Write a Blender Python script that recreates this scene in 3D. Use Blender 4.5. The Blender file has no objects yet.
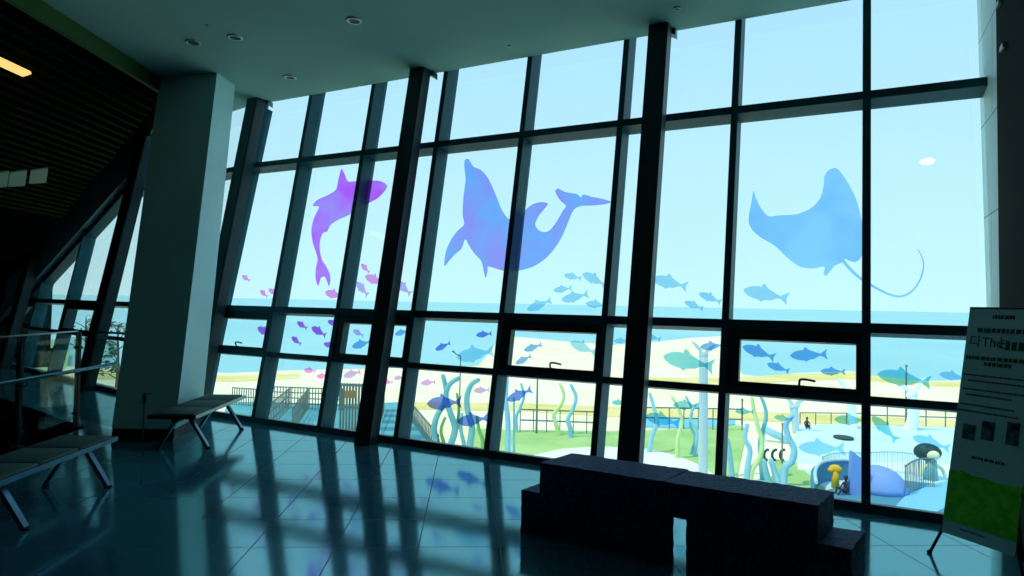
import bpy, bmesh, math, random
from mathutils import Vector, Matrix, geometry
random.seed(7)
S = bpy.context.scene
col = S.collection

# ---------------------------------------------------------------- camera, sky, sun, exposure
H = 1.5
CAM = Vector((0, -5.505, H))
FPX = 646.1
PIT, ROL, YAW = math.radians(1.348), math.radians(1.1495), math.radians(-27.4816)
Fv = Vector((math.sin(YAW)*math.cos(PIT), math.cos(YAW)*math.cos(PIT), math.sin(PIT)))
R0 = Fv.cross(Vector((0, 0, 1))).normalized(); U0 = R0.cross(Fv)
Rv = math.cos(ROL)*R0 + math.sin(ROL)*U0
Uv = -math.sin(ROL)*R0 + math.cos(ROL)*U0
cd = bpy.data.cameras.new('camera'); cam = bpy.data.objects.new('camera', cd); col.objects.link(cam)
cd.sensor_width = 36; cd.lens = FPX/1024*36; cd.clip_start = .05; cd.clip_end = 9000
m = Matrix((Rv, Uv, -Fv)).transposed().to_4x4(); m.translation = CAM
cam.matrix_world = m
S.camera = cam

w = bpy.data.worlds.new('sky'); S.world = w; w.use_nodes = True
nt = w.node_tree; nt.nodes.clear()
wo = nt.nodes.new('ShaderNodeOutputWorld'); bg = nt.nodes.new('ShaderNodeBackground')
tc = nt.nodes.new('ShaderNodeTexCoord'); sp = nt.nodes.new('ShaderNodeSeparateXYZ'); cr = nt.nodes.new('ShaderNodeValToRGB')
nz = nt.nodes.new('ShaderNodeTexNoise'); nz.inputs['Scale'].default_value = 5
mx = nt.nodes.new('ShaderNodeMixRGB'); mx.blend_type = 'MULTIPLY'; mx.inputs[0].default_value = .06
nt.links.new(tc.outputs['Generated'], sp.inputs[0]); nt.links.new(sp.outputs[2], cr.inputs[0])
nt.links.new(tc.outputs['Generated'], nz.inputs['Vector'])
nt.links.new(cr.outputs[0], mx.inputs[1]); nt.links.new(nz.outputs['Fac'], mx.inputs[2])
e = cr.color_ramp.elements
e[0].position = 0.0; e[0].color = (.65, .97, 1.0, 1)
e[1].position = .45; e[1].color = (.46, .76, 1.0, 1)
nt.links.new(mx.outputs[0], bg.inputs[0]); bg.inputs[1].default_value = 1.16
nt.links.new(bg.outputs[0], wo.inputs[0])

sl_ = bpy.data.lights.new('sun', 'SUN'); sun = bpy.data.objects.new('sun', sl_); col.objects.link(sun)
sl_.energy = 2.7; sl_.color = (1, .80, .45); sl_.angle = .02
sun.rotation_euler = Vector((.35, .55, -1.15)).to_track_quat('-Z', 'Y').to_euler()
S.view_settings.view_transform = 'Standard'; S.view_settings.look = 'None'
S.view_settings.gamma = 1; S.view_settings.exposure = 0; S.view_settings.use_curve_mapping = False

# ---------------------------------------------------------------- frames of reference
LEAN = math.radians(10.852)
sL, cL = math.sin(LEAN), math.cos(LEAN)
ZC = 4.207
class Wall:
    def __init__(s, K, ang):
        s.K = Vector(K); s.d = Vector((math.cos(ang), -math.sin(ang), 0))
        s.n = Vector((math.sin(ang)*cL, math.cos(ang)*cL, -sL)); s.s = Vector((math.sin(ang)*sL, math.cos(ang)*sL, cL))
    def p(s, u, v, o=0): return s.K + u*s.d + v*s.s + o*s.n
WM = Wall((0, 0, 0), 0)                       # the main leaning curtain wall
WL = Wall((-7.5, .02, 0), math.radians(10.9)) # its continuation beyond the bend
A = Vector((-.515, .857, 0)); B = Vector((.857, .515, 0))   # the floor grid
GZ = -4.3                                     # ground level outside

def ray(x, y): return (Fv*FPX + Rv*(x-512) - Uv*(y-288)).normalized()
def atz(x, y, z=GZ):
    d = ray(x, y); return CAM + d*((z-CAM.z)/d.z)
def onwall(W, x, y, o=0):
    d = ray(x, y); q = CAM + d*(((W.K-CAM).dot(W.n)+o)/d.dot(W.n)) - W.K
    return q.dot(W.d), q.dot(W.s)
def above(b, x, y):
    """height of a pixel seen straight above base point b, and that point on the vertical plane facing us"""
    d = ray(x, y); h = Vector((b.x-CAM.x, b.y-CAM.y, 0)); k = h.length_squared/d.dot(h)
    return CAM + d*k

# ---------------------------------------------------------------- materials
def srgb(r, g, b):
    f = lambda c: (c/255/12.92) if c <= 10 else ((c/255+.055)/1.055)**2.4
    return (f(r), f(g), f(b), 1)
def mat(name, c, rough=.6, metal=0, noise=0, scale=5, spec=.5, c2=None, bump=0):
    mt = bpy.data.materials.new(name); mt.use_nodes = True
    N = mt.node_tree.nodes; Lk = mt.node_tree.links; b = N['Principled BSDF']
    b.inputs['Base Color'].default_value = c if len(c) == 4 else (*c, 1)
    b.inputs['Roughness'].default_value = rough; b.inputs['Metallic'].default_value = metal
    b.inputs['Specular IOR Level'].default_value = spec
    if noise or c2 or bump:
        t = N.new('ShaderNodeTexCoord'); n = N.new('ShaderNodeTexNoise'); n.inputs['Scale'].default_value = scale
        n.inputs['Detail'].default_value = 6
        Lk.new(t.outputs['Object'], n.inputs['Vector'])
        r = N.new('ShaderNodeValToRGB'); a = c[:3]
        k = c2[:3] if c2 else [v*(1-noise) for v in a]
        r.color_ramp.elements[0].position = .35; r.color_ramp.elements[1].position = .65
        r.color_ramp.elements[0].color = (*k, 1); r.color_ramp.elements[1].color = (*a, 1)
        Lk.new(n.outputs['Fac'], r.inputs[0]); Lk.new(r.outputs[0], b.inputs['Base Color'])
        if bump:
            bp = N.new('ShaderNodeBump'); bp.inputs['Strength'].default_value = bump
            Lk.new(n.outputs['Fac'], bp.inputs['Height']); Lk.new(bp.outputs[0], b.inputs['Normal'])
    return mt
def emit(name, c, s):
    mt = bpy.data.materials.new(name); mt.use_nodes = True; b = mt.node_tree.nodes['Principled BSDF']
    b.inputs['Base Color'].default_value = (*c, 1)
    b.inputs['Emission Color'].default_value = (*c, 1); b.inputs['Emission Strength'].default_value = s
    return mt
def film(name, c, c2=None, alpha=.22, scale=2.0):
    """printed translucent film: mostly tinted see-through, a little diffusing"""
    mt = bpy.data.materials.new(name); mt.use_nodes = True; N = mt.node_tree.nodes; Lk = mt.node_tree.links; N.clear()
    o = N.new('ShaderNodeOutputMaterial'); m1 = N.new('ShaderNodeMixShader'); tr = N.new('ShaderNodeBsdfTransparent')
    tl = N.new('ShaderNodeBsdfTranslucent'); m1.inputs[0].default_value = alpha
    tr.inputs[0].default_value = c; tl.inputs[0].default_value = c
    if c2:
        t = N.new('ShaderNodeTexCoord'); n = N.new('ShaderNodeTexNoise'); n.inputs['Scale'].default_value = scale
        r = N.new('ShaderNodeValToRGB'); r.color_ramp.elements[0].position = .4; r.color_ramp.elements[1].position = .62
        r.color_ramp.elements[0].color = c; r.color_ramp.elements[1].color = c2
        Lk.new(t.outputs['Object'], n.inputs['Vector']); Lk.new(n.outputs['Fac'], r.inputs[0])
        Lk.new(r.outputs[0], tr.inputs[0]); Lk.new(r.outputs[0], tl.inputs[0])
    Lk.new(tr.outputs[0], m1.inputs[1]); Lk.new(tl.outputs[0], m1.inputs[2]); Lk.new(m1.outputs[0], o.inputs[0])
    return mt
def glass(name, tint, refl=1.0):
    mt = bpy.data.materials.new(name); mt.use_nodes = True; N = mt.node_tree.nodes; Lk = mt.node_tree.links; N.clear()
    o = N.new('ShaderNodeOutputMaterial'); m1 = N.new('ShaderNodeMixShader'); tr = N.new('ShaderNodeBsdfTransparent')
    gl = N.new('ShaderNodeBsdfGlossy'); gl.inputs['Roughness'].default_value = 0.0
    fr = N.new('ShaderNodeFresnel'); ge = N.new('ShaderNodeNewGeometry'); ma = N.new('ShaderNodeMapRange')
    ma.inputs['To Min'].default_value = 1.45; ma.inputs['To Max'].default_value = 1/1.45   # same reflectance from both faces of the sheet
    Lk.new(ge.outputs['Backfacing'], ma.inputs['Value']); Lk.new(ma.outputs[0], fr.inputs[0])
    tr.inputs[0].default_value = tint; gl.inputs[0].default_value = (refl, refl, refl, 1)
    Lk.new(fr.outputs[0], m1.inputs[0]); Lk.new(tr.outputs[0], m1.inputs[1]); Lk.new(gl.outputs[0], m1.inputs[2]); Lk.new(m1.outputs[0], o.inputs[0])
    return mt
def floor_mat():
    mt = bpy.data.materials.new('floor_tiles'); mt.use_nodes = True; N = mt.node_tree.nodes; Lk = mt.node_tree.links
    b = N['Principled BSDF']; t = N.new('ShaderNodeTexCoord'); mp = N.new('ShaderNodeMapping')
    mp.inputs['Rotation'].default_value = (0, 0, -math.radians(31)); mp.inputs['Location'].default_value = (.13, .21, 0)
    br = N.new('ShaderNodeTexBrick'); br.offset = 0; br.inputs['Scale'].default_value = 1
    br.inputs['Brick Width'].default_value = .5; br.inputs['Row Height'].default_value = .5
    br.inputs['Mortar Size'].default_value = .0035; br.inputs['Mortar Smooth'].default_value = .2
    br.inputs['Color1'].default_value = (.050, .20, .27, 1); br.inputs['Color2'].default_value = (.062, .225, .30, 1)
    br.inputs['Mortar'].default_value = (.008, .035, .05, 1)
    Lk.new(t.outputs['Object'], mp.inputs[0]); Lk.new(mp.outputs[0], br.inputs[0]); Lk.new(br.outputs[0], b.inputs['Base Color'])
    n = N.new('ShaderNodeTexNoise'); n.inputs['Scale'].default_value = 6; n.inputs['Detail'].default_value = 5
    r = N.new('ShaderNodeMapRange'); r.inputs['To Min'].default_value = .06; r.inputs['To Max'].default_value = .15
    Lk.new(t.outputs['Object'], n.inputs[0]); Lk.new(n.outputs['Fac'], r.inputs[0])
    ad = N.new('ShaderNodeMath'); ad.operation = 'MULTIPLY_ADD'; ad.inputs[1].default_value = .5
    Lk.new(br.outputs['Fac'], ad.inputs[0]); Lk.new(r.outputs[0], ad.inputs[2]); Lk.new(ad.outputs[0], b.inputs['Roughness'])
    s1 = N.new('ShaderNodeMapRange'); s1.inputs['To Min'].default_value = .5; s1.inputs['To Max'].default_value = .05
    Lk.new(br.outputs['Fac'], s1.inputs[0]); Lk.new(s1.outputs[0], b.inputs['Specular IOR Level'])
    b.inputs['IOR'].default_value = 4.4; b.inputs['Specular Tint'].default_value = (.50, .96, 1, 1)
    return mt
def stone_mat(name, c1, c2, mort):
    mt = bpy.data.materials.new(name); mt.use_nodes = True; N = mt.node_tree.nodes; Lk = mt.node_tree.links
    b = N['Principled BSDF']; t = N.new('ShaderNodeTexCoord'); mp = N.new('ShaderNodeMapping')
    mp.inputs['Rotation'].default_value = (0, math.radians(90), math.radians(90))
    br = N.new('ShaderNodeTexBrick'); br.inputs['Scale'].default_value = 1
    br.inputs['Brick Width'].default_value = .9; br.inputs['Row Height'].default_value = .75; br.inputs['Mortar Size'].default_value = .006
    br.inputs['Color1'].default_value = c1; br.inputs['Color2'].default_value = c2; br.inputs['Mortar'].default_value = mort
    Lk.new(t.outputs['Object'], mp.inputs[0]); Lk.new(mp.outputs[0], br.inputs[0]); Lk.new(br.outputs[0], b.inputs['Base Color'])
    b.inputs['Roughness'].default_value = .5
    return mt

M = {}
M['floor'] = floor_mat()
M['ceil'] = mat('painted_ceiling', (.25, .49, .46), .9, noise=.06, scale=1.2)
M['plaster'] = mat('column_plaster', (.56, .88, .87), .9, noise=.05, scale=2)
M['plinth'] = mat('column_plinth', (.006, .012, .012), .5)
M['frame'] = mat('anodised_frame', (.007, .088, .112), .5, 0, spec=.25)
M['steel'] = mat('painted_steel', (.008, .036, .046), .45, .2)
M['bracket'] = mat('bracket_metal', (.12, .22, .24), .4, .5)
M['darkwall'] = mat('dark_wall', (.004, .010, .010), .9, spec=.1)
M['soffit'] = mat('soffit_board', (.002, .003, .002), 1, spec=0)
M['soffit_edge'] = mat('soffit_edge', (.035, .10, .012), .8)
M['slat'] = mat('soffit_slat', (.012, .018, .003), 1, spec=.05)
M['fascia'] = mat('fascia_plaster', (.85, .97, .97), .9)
M['stone'] = stone_mat('stone_cladding', (.70, .95, .97, 1), (.76, .98, .98, 1), (.2, .34, .36, 1))
M['glass'] = glass('window_glass', (.93, .985, .99, 1))
M['railglass'] = glass('rail_glass', (.80, .90, .88, 1), .3)
M['granite'] = mat('rough_granite', (.03, .105, .27), .6, spec=.3, noise=.8, scale=60, bump=.5)
M['granite'].node_tree.nodes['Principled BSDF'].inputs['Specular Tint'].default_value = (.25, .6, 1, 1)
M['granite_side'] = mat('dark_granite', (.004, .006, .010), .8, noise=.3, scale=60)
M['pad'] = mat('bench_upholstery', (.06, .14, .12), .7, noise=.15, scale=30)
M['chrome'] = mat('brushed_steel', (.07, .17, .24), .25, .8)
M['rail_steel'] = mat('rail_steel', (.22, .32, .34), .28, .9)
M['dark_steel'] = mat('dark_post_steel', (.008, .024, .028), .6, 0, spec=.2)
M['lampring'] = mat('lamp_ring', (.45, .62, .62), .3, .4)
M['lamphole'] = mat('lamp_recess', (.03, .06, .06), .5)
M['lampon'] = emit('lit_lamp', (.9, 1, 1), 14)
M['warm'] = emit('warm_lamp', (1, .66, .20), 1.0)
M['dimpanel'] = emit('dim_panel', (.022, .066, .050), .5)
M['boardw'] = mat('banner_print', (.62, .92, .92), .6)
M['boardg'] = mat('banner_grass', (.05, .70, .01), .6, c2=(.28, .95, .02), scale=22)
M['boardphoto'] = mat('banner_photo', (.10, .22, .25), .6, c2=(.004, .010, .014), scale=26)
M['ink'] = mat('ink_dark', (.03, .09, .09), .7)
M['inkg'] = mat('ink_green', (.008, .12, .04), .7)
# outdoors
M['sea'] = mat('sea_water', (.28, .60, .70), .6, c2=(.36, .66, .74), scale=.02, spec=.2)
M['sea_far'] = mat('sea_far', (.22, .52, .62), .7, spec=.2)
M['sand'] = mat('beach_sand', (.93, .90, .74), .95, c2=(.90, .84, .58), scale=.35, spec=.1)
M['dune'] = mat('dune_grass', (.72, .66, .24), .95, c2=(.86, .74, .40), scale=.4, spec=.1)
M['lawn'] = mat('lawn_grass', (.33, .58, .22), .95, c2=(.46, .68, .30), scale=.6, spec=.1)
M['path'] = mat('pale_paving', (.86, .90, .84), .9, c2=(.78, .84, .76), scale=.5, spec=.1)
M['deck'] = mat('turquoise_deck', (.08, .36, .44), .8, c2=(.12, .44, .50), scale=.7)
M['steps'] = mat('dark_turquoise_step', (.04, .22, .32), .8)
M['rubber'] = mat('pale_blue_rubber', (.52, .84, .95), .9, c2=(.66, .90, .96), scale=.25, spec=.1)
M['rubber2'] = mat('sky_blue_rubber', (.22, .58, .86), .9, spec=.1)
M['rubber3'] = mat('mid_blue_rubber', (.09, .30, .46), .9, spec=.1)
M['bluedome'] = mat('blue_mound', (.20, .38, .85), .7)
M['cream'] = mat('cream_patch', (.85, .88, .62), .8)
M['darkgreen'] = mat('dark_green', (.01, .06, .07), .7)
M['white'] = mat('white_paint', (.85, .93, .93), .7)
M['palegrey'] = mat('pale_grey_blue', (.50, .70, .78), .7)
M['kteal'] = mat('teal_paint', (.14, .48, .58), .6, c2=(.22, .56, .62), scale=1.5)
M['kblue'] = mat('blue_paint', (.24, .58, .82), .6, c2=(.34, .68, .86), scale=1.5)
M['klime'] = mat('lime_paint', (.56, .80, .34), .6, c2=(.68, .86, .46), scale=1.5)
M['kgreen'] = mat('green_paint', (.14, .42, .14), .6, c2=(.24, .52, .16), scale=1.5)
M['wood'] = mat('weathered_wood', (.15, .20, .18), .8)
M['woodlight'] = mat('light_wood', (.40, .45, .34), .8)
M['brown'] = mat('brown_board', (.36, .24, .10), .8)
M['pole'] = mat('grey_pole', (.16, .20, .20), .6)
M['bark'] = mat('bark', (.06, .07, .05), .9)
M['leaf'] = mat('tree_leaf', (.05, .13, .07), .8)
M['cloth'] = mat('dark_clothes', (.03, .04, .07), .9)
M['yellow'] = mat('yellow_play_panel', (.80, .55, .03), .7)
M['skin'] = mat('skin', (.45, .28, .2), .7)
# film decals
def fcol(t): # film tint that shows the printed colour against a pale sky
    a = srgb(*t); return (min(1, a[0]/.60), min(1, a[1]/.88), min(1, a[2]/1.0), 1)
F_ = {k: film('film_'+k, fcol(a), fcol(b), .05) for k, a, b in [
    ('shark', (178, 92, 248), (160, 140, 250)), ('dolphin', (110, 172, 250), (140, 148, 248)),
    ('manta', (118, 190, 250), (132, 202, 252)), ('pink', (195, 145, 236), (202, 150, 232)),
    ('purple', (150, 95, 222), (160, 100, 222)), ('lavender', (165, 168, 240), (176, 165, 238)),
    ('blue', (95, 165, 234), (100, 172, 238)), ('deep', (80, 135, 230), (95, 130, 232)),
    ('sky', (128, 200, 242), (138, 208, 244)), ('teal', (110, 200, 226), (95, 190, 222))]}

# ---------------------------------------------------------------- mesh helpers
def mk(name, bm, mt, parent=None, smooth=False):
    me = bpy.data.meshes.new(name); bmesh.ops.recalc_face_normals(bm, faces=bm.faces); bm.to_mesh(me); bm.free()
    for x in (mt if isinstance(mt, list) else [mt]): me.materials.append(x)
    if smooth:
        for p in me.polygons: p.use_smooth = True
    o = bpy.data.objects.new(name, me); col.objects.link(o)
    if parent:
        me.transform(Matrix.Translation(-parent.location)) if parent.type == 'EMPTY' else me.transform(Matrix.Translation(-parent.parent.location)) if parent.parent else None; o.parent = parent
    return o
def empty(name, loc=(0, 0, 0)):
    o = bpy.data.objects.new(name, None); o.location = loc; o.empty_display_size = .1; col.objects.link(o); return o
def tag(o, label=None, cat=None, group=None, kind=None):
    for k, v in (('label', label), ('category', cat), ('group', group), ('kind', kind)):
        if v: o[k] = v
    return o
def struct(o): o['kind'] = 'structure'; return o
def hexa(bm, pts, mi=0):
    """8 points: 4 of the one end then the 4 matching of the other"""
    v = [bm.verts.new(p) for p in pts]
    for f in ((0, 1, 2, 3), (7, 6, 5, 4), (0, 4, 5, 1), (1, 5, 6, 2), (2, 6, 7, 3), (3, 7, 4, 0)):
        bm.faces.new([v[i] for i in f]).material_index = mi
def wbox(bm, W, u0, u1, s0, s1, o0, o1):
    hexa(bm, [W.p(u0, s0, o0), W.p(u1, s0, o0), W.p(u1, s0, o1), W.p(u0, s0, o1),
              W.p(u0, s1, o0), W.p(u1, s1, o0), W.p(u1, s1, o1), W.p(u0, s1, o1)])
def wprism(bm, W, poly, o0, o1, mi=0):
    prism(bm, [W.p(u, s, o0) for u, s in poly], [W.p(u, s, o1) for u, s in poly], mi)
def prism(bm, a, b, mi=0):
    va = [bm.verts.new(p) for p in a]; vb = [bm.verts.new(p) for p in b]; n = len(a)
    # tessellate so concave outlines cap cleanly
    for tri in geometry.tessellate_polygon([[Vector(p) for p in a]]):
        bm.faces.new([va[i] for i in tri]).material_index = mi
        bm.faces.new([vb[i] for i in reversed(tri)]).material_index = mi
    for i in range(n):
        bm.faces.new([va[i], va[(i+1) % n], vb[(i+1) % n], vb[i]]).material_index = mi
def obox(bm, c, x, y, z, hx, hy, hz, mi=0, bev=0):
    """box with centre c, unit axes and half sizes"""
    P = lambda a, b, d: c + x*hx*a + y*hy*b + z*hz*d
    if not bev:
        hexa(bm, [P(-1, -1, -1), P(1, -1, -1), P(1, 1, -1), P(-1, 1, -1), P(-1, -1, 1), P(1, -1, 1), P(1, 1, 1), P(-1, 1, 1)], mi); return
    t = bmesh.new(); hexa(t, [P(-1, -1, -1), P(1, -1, -1), P(1, 1, -1), P(-1, 1, -1), P(-1, -1, 1), P(1, -1, 1), P(1, 1, 1), P(-1, 1, 1)], mi)
    bmesh.ops.bevel(t, geom=t.edges[:], offset=bev, segments=2, affect='EDGES', profile=.5)
    me = bpy.data.meshes.new('t'); t.to_mesh(me); t.free(); bm.from_mesh(me); bpy.data.meshes.remove(me)
Z = Vector((0, 0, 1)); X = Vector((1, 0, 0)); Y = Vector((0, 1, 0))
def tube(bm, pts, r, seg=10, mi=0, r1=None):
    pts = [Vector(p) for p in pts]; rings = []; n = len(pts)
    prev = None
    for i, p in enumerate(pts):
        t = ((pts[min(i+1, n-1)] - pts[max(i-1, 0)])).normalized()
        if prev is None:
            a = t.cross(Z if abs(t.z) < .9 else X).normalized()
        else:
            a = (prev - t*prev.dot(t)).normalized()
        prev = a; b = t.cross(a); rr = r if r1 is None else r + (r1-r)*i/(n-1)
        rings.append([bm.verts.new(p + a*rr*math.cos(k*2*math.pi/seg) + b*rr*math.sin(k*2*math.pi/seg)) for k in range(seg)])
    for i in range(n-1):
        for k in range(seg):
            bm.faces.new([rings[i][k], rings[i][(k+1) % seg], rings[i+1][(k+1) % seg], rings[i+1][k]]).material_index = mi
    bm.faces.new(rings[0][::-1]).material_index = mi; bm.faces.new(rings[-1]).material_index = mi
def smoothpath(pts, sub=4):
    pts = [Vector(p) for p in pts]; out = []
    for i in range(len(pts)-1):
        p0 = pts[max(i-1, 0)]; p1 = pts[i]; p2 = pts[i+1]; p3 = pts[min(i+2, len(pts)-1)]
        for k in range(sub):
            t = k/sub
            out.append(.5*((2*p1)+(p2-p0)*t+(2*p0-5*p1+4*p2-p3)*t*t+(3*p1-p0-3*p2+p3)*t**3))
    out.append(pts[-1]); return out
def ball(bm, c, rx, ry, rz, seg=16, mi=0):
    r = bmesh.ops.create_uvsphere(bm, u_segments=seg, v_segments=seg//2+2, radius=1, matrix=Matrix.Translation(c) @ Matrix.Diagonal((rx, ry, rz, 1)))
    for v in r['verts']:
        for f in v.link_faces: f.material_index = mi
def disc(bm, c, n, r0, r1, h, seg=28, mi=0):
    """ring (or disc when r0 = 0) of thickness h along n"""
    n = n.normalized(); a = n.cross(X if abs(n.x) < .9 else Y).normalized(); b = n.cross(a)
    P = lambda r, k, z: c + (a*math.cos(k*2*math.pi/seg)+b*math.sin(k*2*math.pi/seg))*r + n*z
    o0 = [bm.verts.new(P(r1, k, 0)) for k in range(seg)]; o1 = [bm.verts.new(P(r1, k, h)) for k in range(seg)]
    fs = []
    for k in range(seg): fs.append(bm.faces.new([o0[k], o0[(k+1) % seg], o1[(k+1) % seg], o1[k]]))
    if r0 <= 0: fs += [bm.faces.new(o0[::-1]), bm.faces.new(o1)]
    else:
        i0 = [bm.verts.new(P(r0, k, 0)) for k in range(seg)]; i1 = [bm.verts.new(P(r0, k, h)) for k in range(seg)]
        for k in range(seg):
            q = (k+1) % seg
            fs += [bm.faces.new([i0[q], i0[k], i1[k], i1[q]]), bm.faces.new([o0[q], o0[k], i0[k], i0[q]]), bm.faces.new([o1[k], o1[q], i1[q], i1[k]])]
    for f in fs: f.material_index = mi
def slab(name, poly, z0, z1, mt, parent=None):
    bm = bmesh.new(); prism(bm, [Vector((p.x, p.y, z0)) for p in poly], [Vector((p.x, p.y, z1)) for p in poly])
    return mk(name, bm, mt, parent)

# ---------------------------------------------------------------- room shell
# floor: one slab with the stairwell cut out beside the glass railing
V0 = Vector((-7.62, -1.20, 0)); V1 = Vector((-13.4, -.12, 0)); V2 = Vector((-9.4, -7.6, 0)); V3 = V0 - A*5.2; V2 = V3 + (V1-V0)*.9
def quadstrip(name, polys, z0, z1, mt):
    bm = bmesh.new()
    for poly in polys: prism(bm, [Vector((p[0], p[1], z0)) for p in poly], [Vector((p[0], p[1], z1)) for p in poly])
    return mk(name, bm, mt)
TOPS = 4.284
hole = [V0, V1, V2, V3]
def g(u): q = WL.p(u, 0, .0); return (q.x, q.y)
outer_back = [(1.25, .22), (-7.5, .22), (WL.p(-9.5, 0, .22).x, WL.p(-9.5, 0, .22).y)]
ob = outer_back
fl = quadstrip('floor', [
    [(1.25, -11), (1.25, .22), (-7.5, .24), (V0.x, V0.y), (V3.x, V3.y), (V3.x, -11)],
    [(V0.x, V0.y), (-7.5, .24), ob[2], (-17, 1.9), (V1.x, V1.y)],
    [(V1.x, V1.y), (-17, 1.9), (-17, -11), (V2.x, V2.y)],
    [(V3.x, V3.y), (V2.x, V2.y), (-17, -11), (V3.x, -11)]], -.25, 0, M['floor'])
struct(fl)
bm = bmesh.new()
cen = (V0+V1+V2+V3)/4
for a_, b_ in ((V0, V1), (V1, V2), (V2, V3), (V3, V0)):
    o1_ = (a_-cen).normalized()*.1; o2_ = (b_-cen).normalized()*.1
    hexa(bm, [a_-Z*.01, b_-Z*.01, b_+o2_-Z*.01, a_+o1_-Z*.01, a_-Z*3.2, b_-Z*3.2, b_+o2_-Z*3.2, a_+o1_-Z*3.2])
struct(mk('wall_stairwell', bm, M['darkwall']))
struct(slab('floor_stairwell', [V0, V1, V2, V3], -3.3, -3.2, M['darkwall']))
# ceiling: flat painted ceiling that stops at the mullion fronts, and the roof slab above the head of the glass
def ceil_slab(name, z0, z1, y0, mt):
    bm = bmesh.new(); P = [(1.25, -11), (1.25, y0), (-7.5, y0), (-17, y0+1.83), (-17, -11)]
    prism(bm, [Vector((*p, z0)) for p in P], [Vector((*p, z1)) for p in P]); return struct(mk(name, bm, mt))
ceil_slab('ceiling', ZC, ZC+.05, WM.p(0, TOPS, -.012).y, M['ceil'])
ceil_slab('ceiling_roof', ZC+.27, ZC+.45, 1.15, M['darkwall'])
def wallbox(name, x0, x1, y0, y1, z0, z1, mt):
    bm = bmesh.new(); hexa(bm, [Vector(p) for p in [(x0, y0, z0), (x1, y0, z0), (x1, y1, z0), (x0, y1, z0), (x0, y0, z1), (x1, y0, z1), (x1, y1, z1), (x0, y1, z1)]])
    return struct(mk(name, bm, mt))
wallbox('wall_back', -17, 1.25, -11.2, -11, -.25, ZC, M['darkwall'])
wallbox('wall_left', -17.2, -17, -11.2, 3.2, -.25, ZC, M['darkwall'])
# right wall: stone next to the glass, dark panelling from there on
bm = bmesh.new()
yz = [(.05, 0), (.36, 0), (1.12, ZC), (.33, ZC)]
prism(bm, [Vector((.955, a_, b_)) for a_, b_ in yz], [Vector((1.25, a_, b_)) for a_, b_ in yz])
struct(mk('wall_right_stone', bm, M['stone']))
yz = [(-11, 0), (.05, 0), (.33, ZC), (-11, ZC)]
bm = bmesh.new(); prism(bm, [Vector((.953, a_, b_)) for a_, b_ in yz], [Vector((1.25, a_, b_)) for a_, b_ in yz])
struct(mk('wall_right', bm, M['darkwall']))

# ---------------------------------------------------------------- curtain wall
MW, GO = .06, .158       # mullion width, distance of the glass behind the mullion fronts
TR = [(0, .066), (.80, .861), (1.35, 1.427), (3.335, 3.409)]
TOP = 4.284
mx_main = [-7.46, -6.387, -5.328, -4.247, -3.146, -2.051, -.963, .10]
ends_main = mx_main + [1.0]
tn = [0]
def trim(bm, mt=None, base='trim'):
    tn[0] += 1; return struct(mk('%s_%d' % (base, tn[0]), bm, mt or M['frame']))
for u in mx_main:
    bm = bmesh.new(); wbox(bm, WM, u, u+MW, 0, TOP+.26, 0, GO+.06); trim(bm)
for s0, s1 in TR:
    bm = bmesh.new(); wbox(bm, WM, -7.46, 1.0, s0, s1, .004, GO+.05); trim(bm)
bm = bmesh.new(); wbox(bm, WM, -7.46, 1.0, TOP+.2, TOP+.26, .0, GO+.05); trim(bm)
rows = [(.066, .80), (.861, 1.35), (1.427, 3.335), (3.409, TOP+.2)]
wn = [0]
def handle_at(W, uc, s, parent):
    bm = bmesh.new(); P = W.p
    obox(bm, P(uc, s, -.012), W.d, W.s, W.n, .045, .014, .014, bev=.004)
    tube(bm, smoothpath([P(uc, s, -.02), P(uc+.005, s+.035, -.055), P(uc+.012, s+.055, -.06), P(uc+.05, s+.058, -.06), P(uc+.12, s+.048, -.06)]), .009, 8)
    return mk('handle', bm, M['steel'], parent)
def pane(W, poly, op=False):
    wn[0] += 1; o = GO
    if op:                                     # opening sash: frame and glass sit near the room side
        (u0, s0), (u1, s1) = poly[0], poly[2]; o = .05
        f = (u0+.095, u1-.04, s0+.045, s1-.09)
        poly = [(f[0], f[2]), (f[1], f[2]), (f[1], f[3]), (f[0], f[3])]
    bm = bmesh.new(); wprism(bm, W, poly, o, o+.008)
    g_ = struct(mk('window_%d' % wn[0], bm, M['glass']))
    if op:
        bm = bmesh.new()
        wbox(bm, W, u0, f[0], s0, s1, .012, .10); wbox(bm, W, f[1], u1, s0, s1, .012, .10)
        wbox(bm, W, f[0], f[1], s0, f[2], .012, .10); wbox(bm, W, f[0], f[1], f[3], s1, .012, .10)
        mk('window_frame', bm, M['steel'], g_)
        handle_at(W, (u0+u1)/2+.06, f[2]-.015, g_)
    return g_
OPS = {0, 2, 4, 6}
for i in range(8):
    u0, u1 = ends_main[i]+MW, ends_main[i+1]
    for r, (s0, s1) in enumerate(rows):
        pane(WM, [(u0, s0), (u1, s0), (u1, s1), (u0, s1)], r == 1 and i in OPS)
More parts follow.
